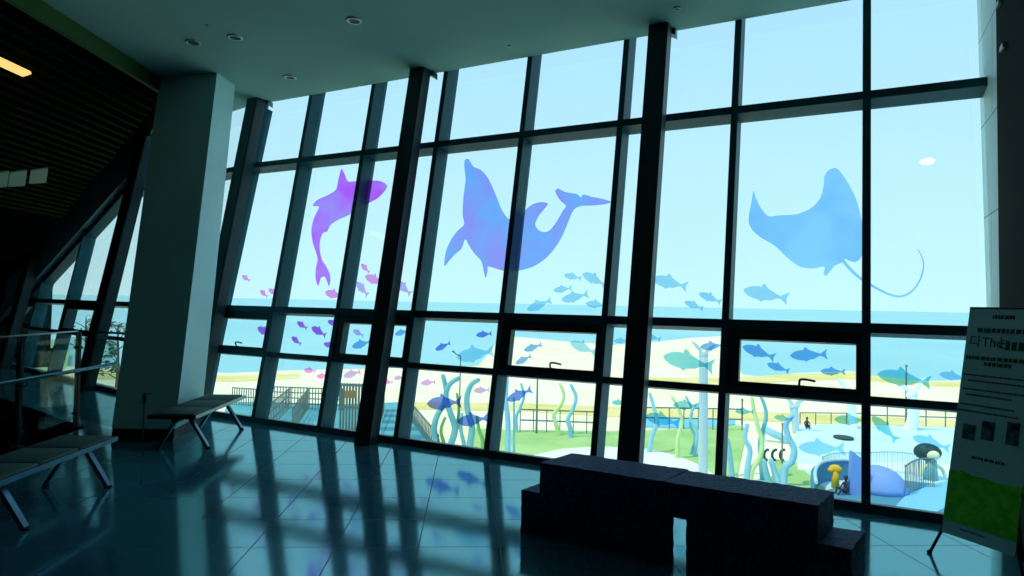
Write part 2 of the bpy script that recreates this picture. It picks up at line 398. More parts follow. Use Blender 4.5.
# the bay beyond the bend: its head follows the sloping fascia
FL = lambda u: 3.543 + (u+4.315-.2)*.53      # lower line of the fascia on the left wall (u from its own corner)
FU = lambda u: 4.222 + (u+4.576-.2)*.527
lx = [-.06, -2.3, -3.98, -5.57, -7.26, -9.0]
for u in lx:
    bm = bmesh.new(); wbox(bm, WL, u, u+.07, 0, min(TOP, FL(u)+.1) if u < -.1 else TOP, 0, GO+.06); trim(bm)
for s0, s1 in TR:
    e0 = -9.0
    if s0 > 3: e0 = -4.6
    bm = bmesh.new(); wbox(bm, WL, e0, 0, s0, s1, .004, GO+.05); trim(bm)
for i in range(5):
    ua, ub = lx[i+1]+.07, lx[i]
    for r, (s0, s1) in enumerate(rows):
        top0, top1 = min(s1, FL(ua)), min(s1, FL(ub))
        if top1 <= s0+.02: continue
        if top0 < s0:
            uc = ua + (s0-top0)/.53
            poly = [(uc, s0), (ub, s0), (ub, top1)]
            if top1 >= s1-1e-4:
                ud = ua + (s1-FL(ua))/.53; poly = [(uc, s0), (ub, s0), (ub, s1), (ud, s1)]
        elif top0 < s1-1e-4 and top1 >= s1-1e-4:
            ud = ua + (s1-FL(ua))/.53; poly = [(ua, s0), (ub, s0), (ub, s1), (ud, s1), (ua, top0)]
        else: poly = [(ua, s0), (ub, s0), (ub, top1), (ua, top0)]
        pane(WL, poly, r == 1 and i in (2, 4))
# head frame under the fascia, and the fascia itself
bm = bmesh.new(); wprism(bm, WL, [(-9.0, FL(-9)-.16), (-3.2, FL(-3.2)-.16), (-3.2, FL(-3.2)), (-9.0, FL(-9))], .03, GO+.05); trim(bm)
bm = bmesh.new(); wprism(bm, WL, [(-9.3, FL(-9.3)), (-2.95, FL(-2.95)), (-2.95, TOP+.1), (-9.3, TOP+.1)], -.06, GO+.1)
struct(mk('wall_left_fascia', bm, M['fascia']))
bm = bmesh.new(); wprism(bm, WL, [(-9.9, 0), (-8.93, 0), (-8.93, TOP+.1), (-9.9, TOP+.1)], -.0, GO+.1)
struct(mk('wall_left_end', bm, M['darkwall']))

# leaning steel columns standing just inside the glass
def steel_column(W, u0, u1, top, label):
    b = W.p((u0+u1)/2, 0, -.17); t = empty('steel_column', b)
    tag(t, label, 'column', 'leaning steel columns inside the glass')
    bm = bmesh.new(); tp = top
    def pt(u, o, z):           # follow the lean but cut level at floor and ceiling
        q = W.p(u, 0, o); q = q + W.s*((z-q.z)/W.s.z); return q
    um = (u1-.012)
    hexa(bm, [pt(u0, -.25, 0), pt(u1, -.25, 0), pt(u1, -.085, 0), pt(u0, -.085, 0), pt(u0, -.25, tp), pt(u1, -.25, tp), pt(u1, -.085, tp), pt(u0, -.085, tp)])
    bmesh.ops.bevel(bm, geom=[e for e in bm.edges if abs((e.verts[0].co-e.verts[1].co).z) > 1], offset=.012, segments=2, affect='EDGES')
    mk('shaft', bm, M['steel'], t)
    bm = bmesh.new(); a_ = pt(u1-.06, -.085, tp)
    prism(bm, [a_, a_+W.d*.09, a_+W.d*.09-Z*.07, a_-Z*.02], [q+W.n*.08 for q in (a_, a_+W.d*.09, a_+W.d*.09-Z*.07, a_-Z*.02)])
    mk('bracket', bm, M['bracket'], t)
    return t
steel_column(WM, -7.28, -7.08, ZC, 'leaning dark steel column just right of the big white column')
steel_column(WM, -4.56, -4.36, ZC, 'leaning dark steel column between the shark and the dolphin stickers')
steel_column(WM, -1.725, -1.535, ZC, 'leaning dark steel column between the dolphin and the manta stickers')
steel_column(WL, -3.36, -2.98, 4.15, 'leaning dark steel column seen just left of the big white column')
steel_column(WL, -7.66, -7.32, 2.2, 'short dark steel column at the far left under the sloping soffit')

# big white leaning column
Lb, Nb, Rb = Vector((-6.74, -1.46, 0)), Vector((-6.2, -1.13, 0)), Vector((-6.75, -.40, 0))
Lt, Nt, Rt = Vector((-7.597, -.483, ZC)), Vector((-6.778, -.305, ZC)), Vector((-6.945, .09, ZC))
Bb, Bt = Lb+Rb-Nb, Lt+Rt-Nt
t = empty('white_column', (Lb+Rb)/2); tag(t, 'massive white plastered column leaning behind the far seat bench', 'column')
base = [Lb, Nb, Rb, Bb]; top = [Lt, Nt, Rt, Bt]
lo = [b_.lerp(t_, .028) for b_, t_ in zip(base, top)]
bm = bmesh.new(); 
for a_ in range(4):
    c4 = [(lo[a_], lo[(a_+1) % 4]), (top[a_], top[(a_+1) % 4])]; rw = []
    for r_ in range(17):
        f_ = r_/16; rw.append([bm.verts.new(c4[0][0].lerp(c4[1][0], f_).lerp(c4[0][1].lerp(c4[1][1], f_), q_/8)) for q_ in range(9)])
    for r_ in range(16):
        for q_ in range(8): bm.faces.new([rw[r_][q_], rw[r_][q_+1], rw[r_+1][q_+1], rw[r_+1][q_]])
bm.faces.new([bm.verts.new(p) for p in top]); bm.faces.new([bm.verts.new(p) for p in lo[::-1]])
mk('shaft', bm, M['plaster'], t, True)
ctr = (Lb+Rb)/2
bm = bmesh.new(); hexa(bm, [ctr+(p-ctr)*.985 for p in base] + [ctr+(p-ctr)*.985 + Vector((0, 0, 0)) for p in lo]); mk('plinth', bm, M['plinth'], t)

# sloping soffit of the stair above the stairwell
E2, EB = Vector((-7.70, -.30, ZC)), Vector((-3.2, -8.8, ZC))
G0 = WL.p(-3.40, 4.27, -.07); G1 = WL.p(-4.45, FU(-4.45), -.07); G2 = WL.p(-8.7, FU(-8.7), -.07)
G1.z = min(G1.z, ZC)
GB = G2 + (EB-E2)*1.0; GB.z = G2.z
dz = Z*.16
t = empty('sloping_soffit', (E2.x, E2.y, 3.2)); tag(t, 'dark sloping soffit with thin slats above the glass railing', 'soffit')
bm = bmesh.new()
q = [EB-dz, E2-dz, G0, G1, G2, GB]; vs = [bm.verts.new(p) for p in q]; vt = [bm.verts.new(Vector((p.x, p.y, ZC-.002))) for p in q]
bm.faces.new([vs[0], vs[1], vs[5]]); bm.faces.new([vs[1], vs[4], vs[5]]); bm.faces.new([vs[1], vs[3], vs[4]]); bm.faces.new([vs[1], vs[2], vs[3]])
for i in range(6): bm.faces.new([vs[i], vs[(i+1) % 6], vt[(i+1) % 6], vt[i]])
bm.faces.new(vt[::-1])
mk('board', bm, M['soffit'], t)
bm = bmesh.new(); off = B*.03
hexa(bm, [EB-dz*1.12+off, E2-dz*1.12+off, E2-dz*1.12-off, EB-dz*1.12-off, EB+off-Z*.003, E2+off-Z*.003, E2-off-Z*.003, EB-off-Z*.003])
mk('edge_trim', bm, M['soffit_edge'], t)
nrm = ((E2-dz)-(EB-dz)).cross(G2-(EB-dz)).normalized()
if nrm.z > 0: nrm = -nrm
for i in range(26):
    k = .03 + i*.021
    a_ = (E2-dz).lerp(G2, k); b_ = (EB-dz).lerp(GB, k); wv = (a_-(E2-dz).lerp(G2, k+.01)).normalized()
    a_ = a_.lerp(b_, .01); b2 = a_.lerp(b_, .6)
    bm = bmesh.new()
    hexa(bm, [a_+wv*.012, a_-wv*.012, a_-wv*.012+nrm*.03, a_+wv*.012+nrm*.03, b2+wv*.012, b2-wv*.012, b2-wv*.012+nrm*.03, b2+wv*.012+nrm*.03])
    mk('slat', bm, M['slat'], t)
def on_soffit(x, y):
    d = ray(x, y); n_ = nrm; p0 = E2-dz
    return CAM + d*((p0-CAM).dot(n_)/d.dot(n_))
p1, p2 = on_soffit(-6, 56), on_soffit(26, 71); d_ = (p2-p1).normalized(); s_ = nrm.cross(d_)
bm = bmesh.new(); obox(bm, (p1+p2)/2+nrm*.035, d_, s_, nrm, (p2-p1).length/2, .05, .018, bev=.008)
tag(mk('linear_lamp', bm, M['warm']), 'short warm lit slot lamp in the dark soffit, top left', 'lamp')
pa = [(-8, 168, 181), (9, 168, 180), (29, 167, 179)]
for i, (xa, ya, yb) in enumerate([(-9, 169, 184), (9, 168, 183), (30, 166, 180)]):
    cs = [on_soffit(xa, ya+1), on_soffit(xa+17, ya-1.5), on_soffit(xa+15, yb-1), on_soffit(xa-2, yb)]
    bm = bmesh.new(); prism(bm, [c+nrm*.04 for c in cs], [c+nrm*.06 for c in cs])
    tag(mk('light_panel', bm, M['dimpanel'], t), ['dim pale panel in the dark soffit, cut by the left picture edge', 'dim pale panel in the dark soffit, middle of three', 'dim pale panel in the dark soffit, rightmost of three'][i])

# ceiling downlights
def downlight(p, r, label, lit=False):
    t = empty('downlight', (p.x, p.y, ZC)); tag(t, label, 'lamp', 'recessed ceiling downlights')
    bm = bmesh.new(); disc(bm, Vector((p.x, p.y, ZC-.012)), Z, r*.74, r, .012); mk('trim_ring', bm, M['lampring'], t, True)
    bm = bmesh.new(); disc(bm, Vector((p.x, p.y, ZC-.006)), Z, 0, r*.74, .005); mk('diffuser', bm, M['lampon'] if lit else M['lamphole'], t)
for x, y, r, lb in [(193, 42, .075, 'round recessed downlight right above the white column'), (235, 37, .075, 'round recessed downlight just right of the white column top'),
                    (207, 25, .02, 'tiny round ceiling sensor above the white column'), (354, 20, .075, 'round recessed downlight near the top edge, over the shark'),
                    (290, 77, .075, 'round recessed downlight closest to the window head'), (677, 8, .03, 'tiny ceiling spot beside the steel column top, right of centre'),
                    (509, 46, .018, 'tiny ceiling spot between the second and third steel columns')]:
    downlight(atz(x, y, ZC), r, lb)
downlight(Vector((.81, -1.6, ZC)), .10, 'lit ceiling downlight behind the window reflection', True)
downlight(Vector((-.3, -7.4, ZC)), .08, 'lit ceiling downlight further back in the hall', True)
for i, (x, y) in enumerate([(996, 3), (1000, 47)]):
    d = ray(x+5, y); q_ = CAM + d*((.953-CAM.x)/d.x)
    bm = bmesh.new(); obox(bm, q_-X*.012, Y, X, Z, .05, .012, .018, bev=.004)
    tag(mk('wall_lamp', bm, M['bracket']), ['small pale fitting at the top of the dark right wall', 'small pale fitting lower on the dark right wall'][i], 'fitting')

# ---------------------------------------------------------------- glass railing
t = empty('glass_railing', V0); tag(t, 'glass railing with steel posts and handrail around the stairwell', 'railing')
Pp = [Vector((-7.74, -1.25, 0)), Vector((-7.13, -2.12, 0)), Vector((-6.60, -3.02, 0)), Vector((-6.07, -3.92, 0))]
for p in Pp:
    bm = bmesh.new()
    for s in (-.016, .016): obox(bm, p+B*s+Z*.54, A, B, Z, .022, .005, .54)
    obox(bm, p+Z*.01, A, B, Z, .05, .045, .01); obox(bm, p+Z*.9, A, B, Z, .035, .03, .012); obox(bm, p+Z*.16, A, B, Z, .035, .03, .012)
    pm = mk('post', bm, M['dark_steel'], t)
    bm = bmesh.new(); tube(bm, smoothpath([p+B*.02+Z*.60, p+B*.07+Z*.60, p+B*.085+Z*.64]), .008, 8)
    h_ = mk('handrail_bracket', bm, M['rail_steel'], t)
far = Vector((-8.15, -.45, 0)); near = Vector((-5.9, -4.22, 0))
for a_, b_ in zip(Pp[:-1], Pp[1:]):
    d = (b_-a_).normalized(); L_ = (b_-a_).length
    bm = bmesh.new(); obox(bm, (a_+b_)/2+Z*.56, d, d.cross(Z), Z, L_/2-.04, .006, .46); mk('glass_panel', bm, M['railglass'], t)
wall_end = Vector((-6.80, -1.38, 0))
bm = bmesh.new(); tube(bm, [Pp[0]+A*.1+Z*1.085, Pp[-1]+Z*1.085], .009, 10); mk('top_rail', bm, M['rail_steel'], t)
bm = bmesh.new(); tube(bm, [Pp[0]+B*.09+A*.62+Z*.66, Pp[-1]+B*.09+Z*.66], .021, 12); mk('handrail', bm, M['chrome'], t)
for p, q_ in ((V0+A*.05, Pp[0]),):
    pass
bm = bmesh.new(); a_ = Pp[0]+B*.02; b_ = Vector((-6.86, -1.33, 0))
obox(bm, (a_+b_)/2+Z*.56, (b_-a_).normalized(), (b_-a_).normalized().cross(Z), Z, (b_-a_).length/2-.05, .006, .46)
mk('glass_panel', bm, M['railglass'], t)
bm = bmesh.new(); tube(bm, [Pp[0]+Z*1.085, Vector((-6.95, -1.18, 1.085))], .012, 8); mk('top_rail', bm, M['rail_steel'], t)

# thin floor stand in front of the white column
b_ = atz(143, 441, 0); tp = above(b_, 146, 394)
t = empty('floor_stand', b_); tag(t, 'thin upright stand with small dark head before the white column', 'stand')
bm = bmesh.new(); disc(bm, b_, Z, 0, .09, .012); mk('base', bm, M['dark_steel'], t)
bm = bmesh.new(); tube(bm, [b_+Z*.01, Vector((b_.x, b_.y, tp.z))], .008, 8); mk('pole', bm, M['pole'], t)
bm = bmesh.new(); obox(bm, Vector((b_.x, b_.y, tp.z-.05)), Rv, Fv, Z, .013, .012, .045, bev=.004); mk('head', bm, M['dark_steel'], t)
bm = bmesh.new(); obox(bm, Vector((b_.x, b_.y, tp.z+.004))+Rv*.015, Rv, Fv, Z, .04, .012, .004); mk('top_plate', bm, M['chrome'], t)

# ---------------------------------------------------------------- seat benches
def seat_bench(far_c, n, label, hook):
    t = empty('seat_bench', (far_c.x, far_c.y, 0)); tag(t, label, 'bench', 'steel framed seat benches')
    L_ = n*.44; w_ = .215; z = .38
    for k in range(n):
        c = far_c - A*(.22+k*.44) + Z*(z-.018)
        bm = bmesh.new(); obox(bm, c, A, B, Z, .212, w_-.015, .02, bev=.012); mk('seat_pad', bm, M['pad'], t, True)
    bm = bmesh.new()
    for s in (-1, 1): obox(bm, far_c - A*(L_/2) + B*s*(w_+.002) + Z*(z-.028), A, B, Z, L_/2+.02, .010, .018, bev=.004)
    mk('side_rail', bm, M['chrome'], t)
    bm = bmesh.new()
    for s in (-1, 1): obox(bm, far_c - A*(L_/2 - s*(L_/2+.012)) + Z*(z-.03), A, B, Z, .01, w_, .016)
    obox(bm, far_c - A*(L_/2) + Z*(z-.065), A, B, Z, L_/2-.05, .03, .022)
    mk('beam', bm, M['dark_steel'], t)
    for d_ in ((.12, 1), (1.06, 1)):
        for s in (-1, 1):
            bm = bmesh.new(); c = far_c - A*d_[0]
            a_ = c + B*s*.05 + Z*(z-.07); b_ = c + B*s*.235 + A*.02*0 + Z*.012
            dd = (b_-a_).normalized(); pp = dd.cross(A)
            obox(bm, (a_+b_)/2, dd, A, pp, (b_-a_).length/2, .027, .015, bev=.004)
            lg = mk('leg', bm, M['chrome'], t)
            bm = bmesh.new(); disc(bm, Vector((b_.x, b_.y, .0)), Z, 0, .026, .014, 14); mk('foot_pad', bm, M['dark_steel'], lg); 
    return t
fB = (atz(246, 394, .38)+atz(214, 393.5, .38))/2; fB.z = 0
fA = (atz(118, 435, .38)+atz(82, 430.5, .38))/2; fA.z = 0
cB = Vector((-6.38, -.37, 0)); cA = Vector((-5.37, -2.46, 0))
seat_bench(cB, 3, 'seat bench with grey pads standing against the white column', 0)
seat_bench(cA, 4, 'seat bench with grey pads at the left picture edge by the railing', 0)

# ---------------------------------------------------------------- stone block bench
P1 = Vector((-1.749, -1.70, 0)); P2 = Vector((-.131, -1.752, 0))
ex = (P2-P1).normalized(); ey = Vector((.20, .98, 0)); Ls = (P2-P1).length; W_ = .36
def block(name, x0, x1, y0, y1, z0, z1, mt, jit=.002, rk=0):
    """rough hewn block with slightly raked ends"""
    bm = bmesh.new(); nx, ny, nz_ = int((x1-x0)/.03), int((y1-y0)/.03), int((z1-z0)/.03)
    bmesh.ops.create_cube(bm, size=1)
    def cut(ax, n):
        ed = [e for e in bm.edges if abs((e.verts[0].co-e.verts[1].co)[ax]) > .99]
        bmesh.ops.subdivide_edges(bm, edges=ed, cuts=n-1, use_grid_fill=True)
    cut(0, nx); cut(1, ny); cut(2, nz_)
    for v in bm.verts:
        a_, b_, c_ = v.co; edge = (abs(a_) > .499) + (abs(b_) > .499) + (abs(c_) > .499)
        k_ = 1 if edge < 2 else 1.6
        q_ = P1 + ex*(x0+(x1-x0+rk*(b_+.5))*(a_+.5)) + ey*(y0+(y1-y0)*(b_+.5)) + Z*(z0+(z1-z0)*(c_+.5))
        q_ += Vector((random.uniform(-1, 1), random.uniform(-1, 1), random.uniform(-1, .3)))*jit*k_
        q_.z = max(q_.z, z0); v.co = q_
    return mk(name, bm, mt)
S1_ = .80
gp = 'rough stone blocks of the centre bench'
tag(block('stone_block', 0, S1_-.004, 0, .37, .282, .48, M['granite']), 'rough dark stone top slab, left one of the centre bench', 'stone block', gp)
tag(block('stone_block', S1_+.004, Ls, 0, .34, .282, .48, M['granite']), 'rough dark stone top slab, right one of the centre bench', 'stone block', gp)
tag(block('stone_block', -.155, .855, .03, .40, 0, .275, M['granite'], rk=-.22), 'rough dark stone base block, left one under the centre bench', 'stone block', gp)
tag(block('stone_block', .925, Ls+.15, .03, .37, 0, .275, M['granite']), 'rough dark stone base block, right one with an end step showing', 'stone block', gp)

# ---------------------------------------------------------------- information banner on its stand
BL, BR = Vector((.518, -.754, .16)), Vector((.814, -1.023, .16))
bx = (BR-BL).normalized()
d = ray(970, 308); k = (BL-CAM).dot(bx)/d.dot(bx); TL = CAM+d*k
by = (TL-BL); BH = by.length; by.normalize(); bn = bx.cross(by).normalized()
if bn.dot(CAM-BL) < 0: bn = -bn
BW = .415
t = empty('information_banner', (BL.x+.15, BL.y-.13, 0)); tag(t, 'tall information banner with grass picture on an easel stand', 'banner')
def bq(u, v, o=0): return BL + bx*u + by*v + bn*o
bm = bmesh.new(); hexa(bm, [bq(0, 0), bq(BW, 0), bq(BW, 0, -.008), bq(0, 0, -.008), bq(0, BH), bq(BW, BH), bq(BW, BH, -.008), bq(0, BH, -.008)])
pn = mk('panel', bm, M['boardw'], t)
bm = bmesh.new()
gtop = [(0, .41), (.04, .415), (.08, .42), (.14, .405), (.2, .41), (.27, .40), (.34, .405), (BW, .41)]
def onb(x, y):
    d = ray(x, y); q_ = CAM + d*((BL-CAM).dot(bn)/d.dot(bn)) - BL; return q_.dot(bx), q_.dot(by)
gv = onb(960, 472)[1]; gl = onb(960, 524)[1]
poly = [(0, gl), (BW, gl)] + [(a_, gv+(b_-.41)) for a_, b_ in gtop[::-1]]
prism(bm, [bq(a_, b_, .001) for a_, b_ in poly], [bq(a_, b_, .003) for a_, b_ in poly])
mk('grass_picture', bm, M['boardg'], pn)
def onb(x, y):
    d = ray(x, y); q_ = CAM + d*((BL-CAM).dot(bn)/d.dot(bn)) - BL; return q_.dot(bx), q_.dot(by)
for x, y, hw, hh in [(969, 432, .038, .045), (988, 431, .036, .055), (1013, 434, .034, .065)]:
    u, v = onb(x, y); bm = bmesh.new()
    prism(bm, [bq(u-hw, v-hh, .001), bq(u+hw, v-hh, .001), bq(u+hw, v+hh, .001), bq(u-hw, v+hh, .001)], [bq(u-hw, v-hh, .003), bq(u+hw, v-hh, .003), bq(u+hw, v+hh, .003), bq(u-hw, v+hh, .003)])
    mk('photo', bm, M['boardphoto'], pn)
def text(s, size, u, v, mt, name='lettering', align='CENTER'):
    cu = bpy.data.curves.new(name, 'FONT'); cu.body = s; cu.size = size; cu.align_x = align; cu.extrude = .0006
    o = bpy.data.objects.new(name, cu); col.objects.link(o)
    mtx = Matrix((bx, by, bn)).transposed().to_4x4(); mtx.translation = bq(u, v, .002)
    dg = bpy.context.evaluated_depsgraph_get(); dg.update()
    me = bpy.data.meshes.new_from_object(o.evaluated_get(dg)); bpy.data.objects.remove(o)
    mtx = Matrix.Translation(-t.location) @ mtx; me.transform(mtx); me.materials.clear(); me.materials.append(mt)
    o2 = bpy.data.objects.new(name, me); col.objects.link(o2); o2.parent = pn
    return o2
def bt(s, size, x, y, mt, align='CENTER'):
    u, v = onb(x, y); return text(s, size, u, v, mt, align=align)

bt('다The', .08, 985.5, 346.5, M['ink'])
bt('는', .08, 1004, 348, M['inkg'])
def bars(x0, y0, x1, y1, h, n, mt, seed, name='print_line'):
    """a line of print too small to read: short ink strokes"""
    rn = random.Random(seed); u0, v0 = onb(x0, y0); u1, v1 = onb(x1, y1); bm = bmesh.new(); k = 0.0
    v1 = v0 + (v1-v0)*0
    while k < 1:
        wd = rn.uniform(.4, 1.3)/n; kk = min(1, k+wd); ua, ub = u0+(u1-u0)*k, u0+(u1-u0)*kk
        if ub > BW-.01: break
        hexa(bm, [bq(ua, v0-h/2, .001), bq(ub, v0-h/2, .001), bq(ub, v0+h/2, .001), bq(ua, v0+h/2, .001),
                  bq(ua, v0-h/2, .0025), bq(ub, v0-h/2, .0025), bq(ub, v0+h/2, .0025), bq(ua, v0+h/2, .0025)])
        k = kk + rn.uniform(.15, .4)/n
    mk(name, bm, mt, pn)
bars(993, 317, 1016, 318, .022, 9, M['ink'], 1)
bars(978, 330, 1034, 332, .026, 14, M['ink'], 2)
bars(1006, 346, 1040, 350, .05, 5, M['inkg'], 3)
bars(966, 357, 1040, 361, .022, 18, M['inkg'], 4)
bars(984, 364, 1012, 367, .022, 9, M['inkg'], 5)
for i, (x0, y0, x1) in enumerate([(964, 374, 1030), (968, 380, 1030), (963, 388, 1030), (966, 394, 1012), (960, 403, 1015), (958, 409, 1020)]):
    bars(x0, y0, x1, y0+4, .010, 26, M['ink'], 10+i)
bars(972, 457, 1006, 463, .016, 10, M['ink'], 30)
bars(960, 529, 985, 536, .008, 10, M['ink'], 31)
# easel legs
ft = atz(929.5, 553, 0)
def leg(a_, b_, nm='leg'):
    bm = bmesh.new(); tube(bm, [a_, b_], .009, 8); lg = mk(nm, bm, M['dark_steel'], t)
    bm = bmesh.new(); ball(bm, b_+Z*.008, .016, .016, .012, 10); mk('foot_cap', bm, M['dark_steel'], lg)
leg(bq(.02, .10, -.02), ft); leg(bq(BW-.02, .10, -.02), Vector((BR.x+.055, BR.y-.03, 0)))
leg(bq(BW/2, BH*.8, -.02), bq(BW/2, 0, 0) + Vector((.28, .36, -.16)), 'rear_leg')
bm = bmesh.new(); tube(bm, [bq(-.0, .03, -.014), bq(BW, .03, -.014)], .007, 8); mk('cross_bar', bm, M['dark_steel'], t)
bm = bmesh.new(); tube(bm, [bq(.0, BH, -.006), bq(BW, BH, -.006)], .008, 8); mk('top_bar', bm, M['dark_steel'], t)

# ---------------------------------------------------------------- sticker films on the glass
def decal_poly(name, px, f, label, cat, group=None, W=WM, smooth=True):
    pts = [onwall(W, x, y, GO-.004) for x, y in px]
    if smooth:
        v = [Vector((a_, b_, 0)) for a_, b_ in pts]; v = v + [v[0]]; n = len(pts); out = []
        for i in range(n):
            p0, p1, p2, p3 = v[i-1 if i else n-1], v[i], v[i+1], v[(i+2) if i+2 <= n else 1]
            a1 = (p1-p0).angle(p2-p1, 0); 
            k_ = 4
            for j in range(k_):
                tt = j/k_
                c_ = .5*((2*p1)+(p2-p0)*tt+(2*p0-5*p1+4*p2-p3)*tt*tt+(3*p1-p0-3*p2+p3)*tt**3)
                lin = p1.lerp(p2, tt); out.append(lin.lerp(c_, .75))
        pts = [(q_.x, q_.y) for q_ in out]
    bm = bmesh.new(); vs = [bm.verts.new(W.p(u, s, GO-.004)) for u, s in pts]
    for tri in geometry.tessellate_polygon([[v_.co for v_ in vs]]):
        try: bm.faces.new([vs[i] for i in tri])
        except ValueError: pass
    o = mk(name, bm, F_[f]); tag(o, label, cat, group); return o
decal_poly('shark_sticker', [(341.3, 169), (344.5, 174), (347.6, 181), (353, 181.5), (365.3, 180.3), (380, 181), (387, 185.3), (384.5, 191.4), (377, 198.8), (366.8, 204), (357, 210), (347.7, 215.6), (338.8, 219.5), (331, 224.5), (327.5, 231), (325.5, 232), (322.5, 233.5), (320.5, 239), (319.6, 247.7), (321.8, 259.5), (326, 266), (329.5, 273), (330.5, 279), (329, 286.5), (326.5, 280), (324.5, 276.5), (320.8, 278), (318.2, 286), (315.5, 278), (315.8, 268.4), (317.5, 258), (312.6, 242), (311.3, 230), (313.3, 220), (316.4, 212.8), (319, 206.6), (312.8, 205.8), (317, 200), (328, 195), (336, 189.5), (338.2, 180)], 'shark', 'big magenta shark sticker on the tall glass left of the middle steel column', 'sticker')
D_ = [(218, 140), (224, 132), (233, 133), (243, 150), (252, 160), (275, 170), (300, 200), (325, 255), (345, 305), (368, 335), (400, 345), (425, 305), (450, 285), (480, 278), (501, 283), (490, 300), (470, 325), (458, 352), (467, 371), (487, 380), (507, 374), (530, 345), (550, 310), (562, 291), (545, 275), (531, 255), (526, 240), (536, 232), (560, 244), (600, 251), (612, 262), (622, 252), (650, 260), (690, 268), (716, 278), (690, 286), (650, 290), (615, 291), (592, 301), (580, 320), (565, 358), (545, 402), (520, 440), (490, 472), (450, 497), (400, 511), (350, 511), (300, 496), (297, 512), (290, 535), (283, 510), (275, 478), (250, 450), (232, 422), (221, 404), (208, 436), (190, 452), (168, 475), (152, 495), (150, 478), (157, 440), (175, 402), (195, 375), (217, 354), (212, 318), (215, 260), (222, 205), (218, 160)]
decal_poly('dolphin_sticker', [(400+a_/3.3875, 120+b_/3.3875) for a_, b_ in D_], 'dolphin', 'big blue leaping dolphin sticker on the middle tall panes', 'sticker')
R_ = [(452, 240), (460, 262), (477, 298), (503, 326), (540, 323), (600, 319), (650, 297), (680, 262), (690, 222), (692, 192), (706, 170), (730, 162), (747, 176), (775, 217), (800, 268), (815, 322), (822, 362), (823, 440), (815, 468), (800, 481), (780, 478), (762, 471), (750, 484), (730, 492), (713, 511), (697, 529), (690, 518), (692, 497), (650, 503), (610, 497), (570, 470), (537, 437), (517, 421), (480, 400), (450, 375), (437, 350), (437, 320), (444, 285)]
decal_poly('manta_sticker', [(620+a_/3.388, 120+b_/3.388) for a_, b_ in R_], 'manta', 'big pale blue manta ray sticker on the tall pane at right', 'sticker')
tl = smoothpath([Vector((*onwall(WM, x, y, GO), 0)) for x, y in [(843, 260.5), (849, 268), (859.8, 278), (876, 288), (889.5, 294.5), (901, 296.5), (911, 292), (919, 282), (923.3, 268.5), (922.5, 258.6), (917.6, 249)]], 5)
bm = bmesh.new(); L_, R2 = [], []
for i, p in enumerate(tl):
    d_ = (tl[min(i+1, len(tl)-1)]-tl[max(i-1, 0)]).normalized(); nn = Vector((-d_.y, d_.x, 0)); h_ = .010*(1-i/len(tl))+.003
    L_.append(bm.verts.new(WM.p((p+nn*h_).x, (p+nn*h_).y, GO-.004))); R2.append(bm.verts.new(WM.p((p-nn*h_).x, (p-nn*h_).y, GO-.004)))
for i in range(len(tl)-1): bm.faces.new([L_[i], L_[i+1], R2[i+1], R2[i]])
mo = bpy.data.objects['manta_sticker']; mk('tail', bm, F_['manta'], mo)

